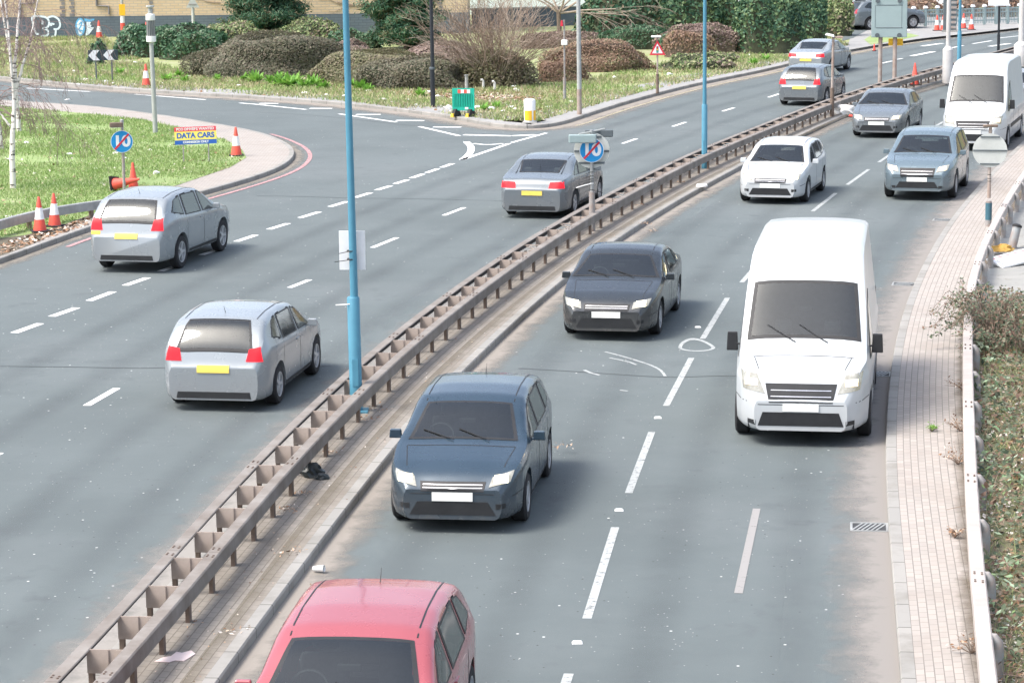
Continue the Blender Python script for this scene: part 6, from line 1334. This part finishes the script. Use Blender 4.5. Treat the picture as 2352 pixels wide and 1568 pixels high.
    me = bpy.data.meshes.new('cabin_lining'); me.from_pydata(lv.tolist(), [], lf); me.update(); link('cabin_lining', me, INT, t, True)
    zbelt = float(np.interp(wy0 - .9, ys, zb)); zr = roofz(wy0 - 1.3); iw = spec['W'] - .16
    k = MB(); k.box((0, wy0 - .28, zbelt - .12), (iw*1.84, .50, .16)); bevel(k.build('dashboard', DASH, t), .03)
    sy = wy0 - 1.05; fl = spec['sill'] + .28; hs = zbelt + .06
    for sx in (-.37, .37):
        k = MB(); k.box((sx, sy + .05, fl + .14), (.48, .52, .16)); k.box((sx, sy - .26, (fl + hs)/2 + .04), (.46, .13, hs - fl + .02), M4=Matrix.Rotation(R(12), 3, 'X')); k.box((sx, sy - .36, hs + .16), (.25, .10, .19)); bevel(k.build('seat', INT2, t), .04, 3)
    if spec is not VAN:
        k = MB(); k.box((0, sy - .88, fl + .15), (iw*1.6, .46, .16)); k.box((0, sy - 1.14, (fl + hs)/2 + .02), (iw*1.6, .13, hs - fl), M4=Matrix.Rotation(R(14), 3, 'X'))
        for sx in (-.40, .40): k.box((sx, sy - 1.22, hs + .10), (.24, .09, .14))
        bevel(k.build('rear_seat', INT2, t), .04, 3); k = MB(); k.box((0, -L_*.20, fl - .04), (iw*1.7, L_*.56, .04)); k.build('cabin_floor', INT, t)
    else:
        k = MB(); k.box((0, sy - .62, 1.45), (iw*1.9, .04, 2.1)); k.build('bulkhead', INT, t)
    c_ = Vector((.37, wy0 - .52, zbelt + .0)); ring = [c_ + Vector((math.cos(a_)*.18, -math.sin(a_)*.18*.45, math.sin(a_)*.18*.9)) for a_ in np.linspace(0, 2*math.pi, 19)]; MB().tube(ring, .016, 6, caps=False).build('steering_wheel', DASH, t, smooth=True)
    pm = wy0 - (.50 if spec is not VAN else .45); h_ = bvh.ray_cast(Vector((0, pm, 5)), Vector((0, 0, -1)))[0]; bevel(MB().box((0, pm - .05, h_.z - .10), (.22, .03, .07)).build('rear_view_mirror', DASH, t), .01)
    for a in ax:
        for sd in (-1, 1):
            x = sd*(spec['W'] - .115); wl_ = thing('wheel', None, None, (x, a, wr)); wl_.parent = t
            MB().lathe([(wr*.64, -.10), (wr*.9, -.105), (wr, -.075), (wr*1.0, .075), (wr*.9, .105), (wr*.64, .10)], 28, axis='X', cap=False).build('tyre', TYRE, wl_, smooth=True)
            k = MB(); k.lathe([(wr*.65, sd*.05), (wr*.66, sd*.100), (wr*.60, sd*.098), (wr*.58, sd*.05)], 24, axis='X'); k.lathe([(wr*.16, sd*.04), (wr*.15, sd*.09), (.02, sd*.095)], 12, axis='X')
            for j in range(5):
                an = 2*math.pi*j/5; k.box((sd*.075, math.cos(an)*wr*.37, math.sin(an)*wr*.37), (.03, wr*.50, .055), M4=Matrix.Rotation(an, 3, 'X'))
            k.build('rim', RIM, wl_); MB().lathe([(wr*.6, sd*.03), (wr*.6, sd*.035)], 20, axis='X').build('brake_disc', TRIM, wl_)
    return t
def place(t, spec, px, py, Q, oncoming, lat=None, front=True, s_off=0.0):
    p = np.array(G(px, py, 0)[:2]); s = near_s(Q, p); q, tg = at_s(Q, s)
    hd = -tg if oncoming else tg
    c = p - hd*spec['L']/2*(1 if front else -1)
    if oncoming is not None:
        s2 = near_s(Q, c); q2, tg2 = at_s(Q, s2); hd = -tg2 if oncoming else tg2; c = p - hd*spec['L']/2*(1 if front else -1)
    t.location = (c[0], c[1], 0); t.rotation_euler = (0, 0, math.atan2(hd[1], hd[0]) - R(90)); return t
inb = 'cars coming towards the camera on the inbound side'; outb = 'cars driving away on the outbound side'
navy, black_, silver, grey_, white_, red_, teal_ = paint('navy_paint', (.028, .055, .082)), paint('charcoal_paint', (.030, .038, .045)), paint('silver_paint', (.27, .30, .32), .2), paint('grey_paint', (.14, .165, .185), .2), paint('white_paint', (.50, .53, .545), 0, .3), paint('red_paint', (.36, .085, .10), .2), paint('blue_grey_paint', (.13, .18, .21), .25)
LANE1, LANE2 = off(KL, -1.85), off(KR, 1.85)
V = lambda spec, lb, p, **k: vehicle(spec, 'delivery_van' if spec is VAN else 'car', 'van' if spec is VAN else 'car', lb, p, **k)
place(V(HATCH, 'dark navy hatchback with pale headlights on, nearest dark car beside the median', navy, front=True, group=inb), HATCH, 1040, 1226, KL, True)
place(V(SALOON, 'dark charcoal saloon with round glowing headlights behind the navy hatchback', black_, front=True, group=inb), SALOON, 1392, 784, KL, True)
place(V(VAN, 'white panel van with warm headlights on in the lane next to the brick pavement', white_, front=True, hlm=HLW, group='vans'), VAN, 1838, 1028, KR, True)
place(V(HATCH, 'white hatchback with bright headlights coming along the median ahead of the white van', white_, front=True, group=inb), HATCH, 1768, 470, KL, True)
place(V(SALOON, 'dark grey saloon with thin headlights passing the far end of the median', grey_, front=True, hlm=HLW, group=inb), SALOON, 2012, 318, KL, True)
place(V(SUV, 'dark blue-grey off-roader with yellow headlights behind the white van', teal_, front=True, hlm=HLW, group=inb), SUV, 2105, 462, KR, True)
place(V(VAN, 'white van with glaring headlights farther back in the kerb lane, above the round sign', white_, front=True, hlm=HLW, group='vans'), VAN, 2232, 348, KR, True)
place(V(HATCH, 'white car with bright headlights at the far right bend beside the guardrail', white_, front=True, group=inb), HATCH, 2240, 232, KL, True)
place(V(SALOON, 'pale silver car cut by the right edge in the kerb lane', silver, front=True, group=inb), SALOON, 2345, 262, KR, True)
rc = V(HATCH, 'red car cut by the bottom edge of the picture, only roof and windscreen in view', red_, front=True, group=inb)
Zr = 21.0; d_ = LANE1[np.argmin(np.abs(LANE1[:, 1] - Zr - 2.0))]; tg = at_s(LANE1, near_s(LANE1, d_))[1]; rc.location = (d_[0], d_[1], 0); rc.rotation_euler = (0, 0, math.atan2(-tg[1], -tg[0]) - R(90))
MIDL = off(LE, 5.5)
place(V(HATCH, 'silver hatchback with red tail lights driving away, nearest on the outbound side', silver, tails=True, group=outb), HATCH, 492, 946, LE, False, front=False)
place(V(SALOON, 'grey saloon with red tail lights driving away left of the sign in the median', grey_, tails=True, group=outb), SALOON, 1222, 503, LE, False, front=False)
place(V(SUV, 'silver off-roader with brake lights and orange indicator by the island kerb', silver, tails=True, ind=True, group=outb), SUV, 292, 628, LE, False, front=False)
place(V(HATCH, 'grey hatchback with tail lights on beyond the middle blue lamp post', grey_, tails=True, group=outb), HATCH, 1835, 244, LE, False, front=False)
place(V(SALOON, 'pale car driving away in the lane next to the verge, near the hedge', silver, tails=True, group=outb), SALOON, 1850, 172, LE, False, front=False)
t = V(SUV, 'dark blue-grey off-roader parked beyond the big grey sign by the pale railings', grey_, group='parked cars'); p = G(2030, 66, .13); t.location = p; t.rotation_euler = (0, 0, R(-68))
t = V(VAN, 'white van with red tail lights waiting at the end of the evergreens', white_, tails=True, group='vans'); p = G(1972, 66, .13); t.location = (p.x, p.y + 2.5, .13); t.rotation_euler = (0, 0, R(8))

# ------------------------------------------------------------------ daylight: bright overcast
w = bpy.data.worlds.new('World'); SC.world = w; w.use_nodes = True; nt = w.node_tree; bg = nt.nodes['Background']
sk = nt.nodes.new('ShaderNodeTexSky'); sk.sky_type = 'NISHITA'; sk.sun_disc = False
SE, SA = 57.0, -112.0
sk.sun_elevation = R(SE); sk.sun_rotation = R(SA); sk.air_density = 1.0; sk.dust_density = 4.0; sk.ozone_density = 1.0
hs = nt.nodes.new('ShaderNodeHueSaturation'); hs.inputs['Saturation'].default_value = .72; nt.links.new(sk.outputs[0], hs.inputs['Color']); nt.links.new(hs.outputs[0], bg.inputs[0]); bg.inputs[1].default_value = .13
ld = bpy.data.lights.new('sun', 'SUN'); ld.energy = 1.25; ld.angle = R(20); ld.color = (1.0, .95, .88); so = bpy.data.objects.new('sun', ld); COL.objects.link(so)
dr = Vector((math.sin(R(SA))*math.cos(R(SE)), math.cos(R(SA))*math.cos(R(SE)), math.sin(R(SE)))); so.rotation_euler = dr.to_track_quat('Z', 'Y').to_euler()
SC.view_settings.view_transform = 'Standard'; SC.view_settings.look = 'None'; SC.view_settings.gamma = 1.0; SC.view_settings.exposure = 1.5
SC.render.engine = 'CYCLES'; SC.cycles.max_bounces = 6; SC.cycles.transparent_max_bounces = 12; SC.cycles.use_denoising = True
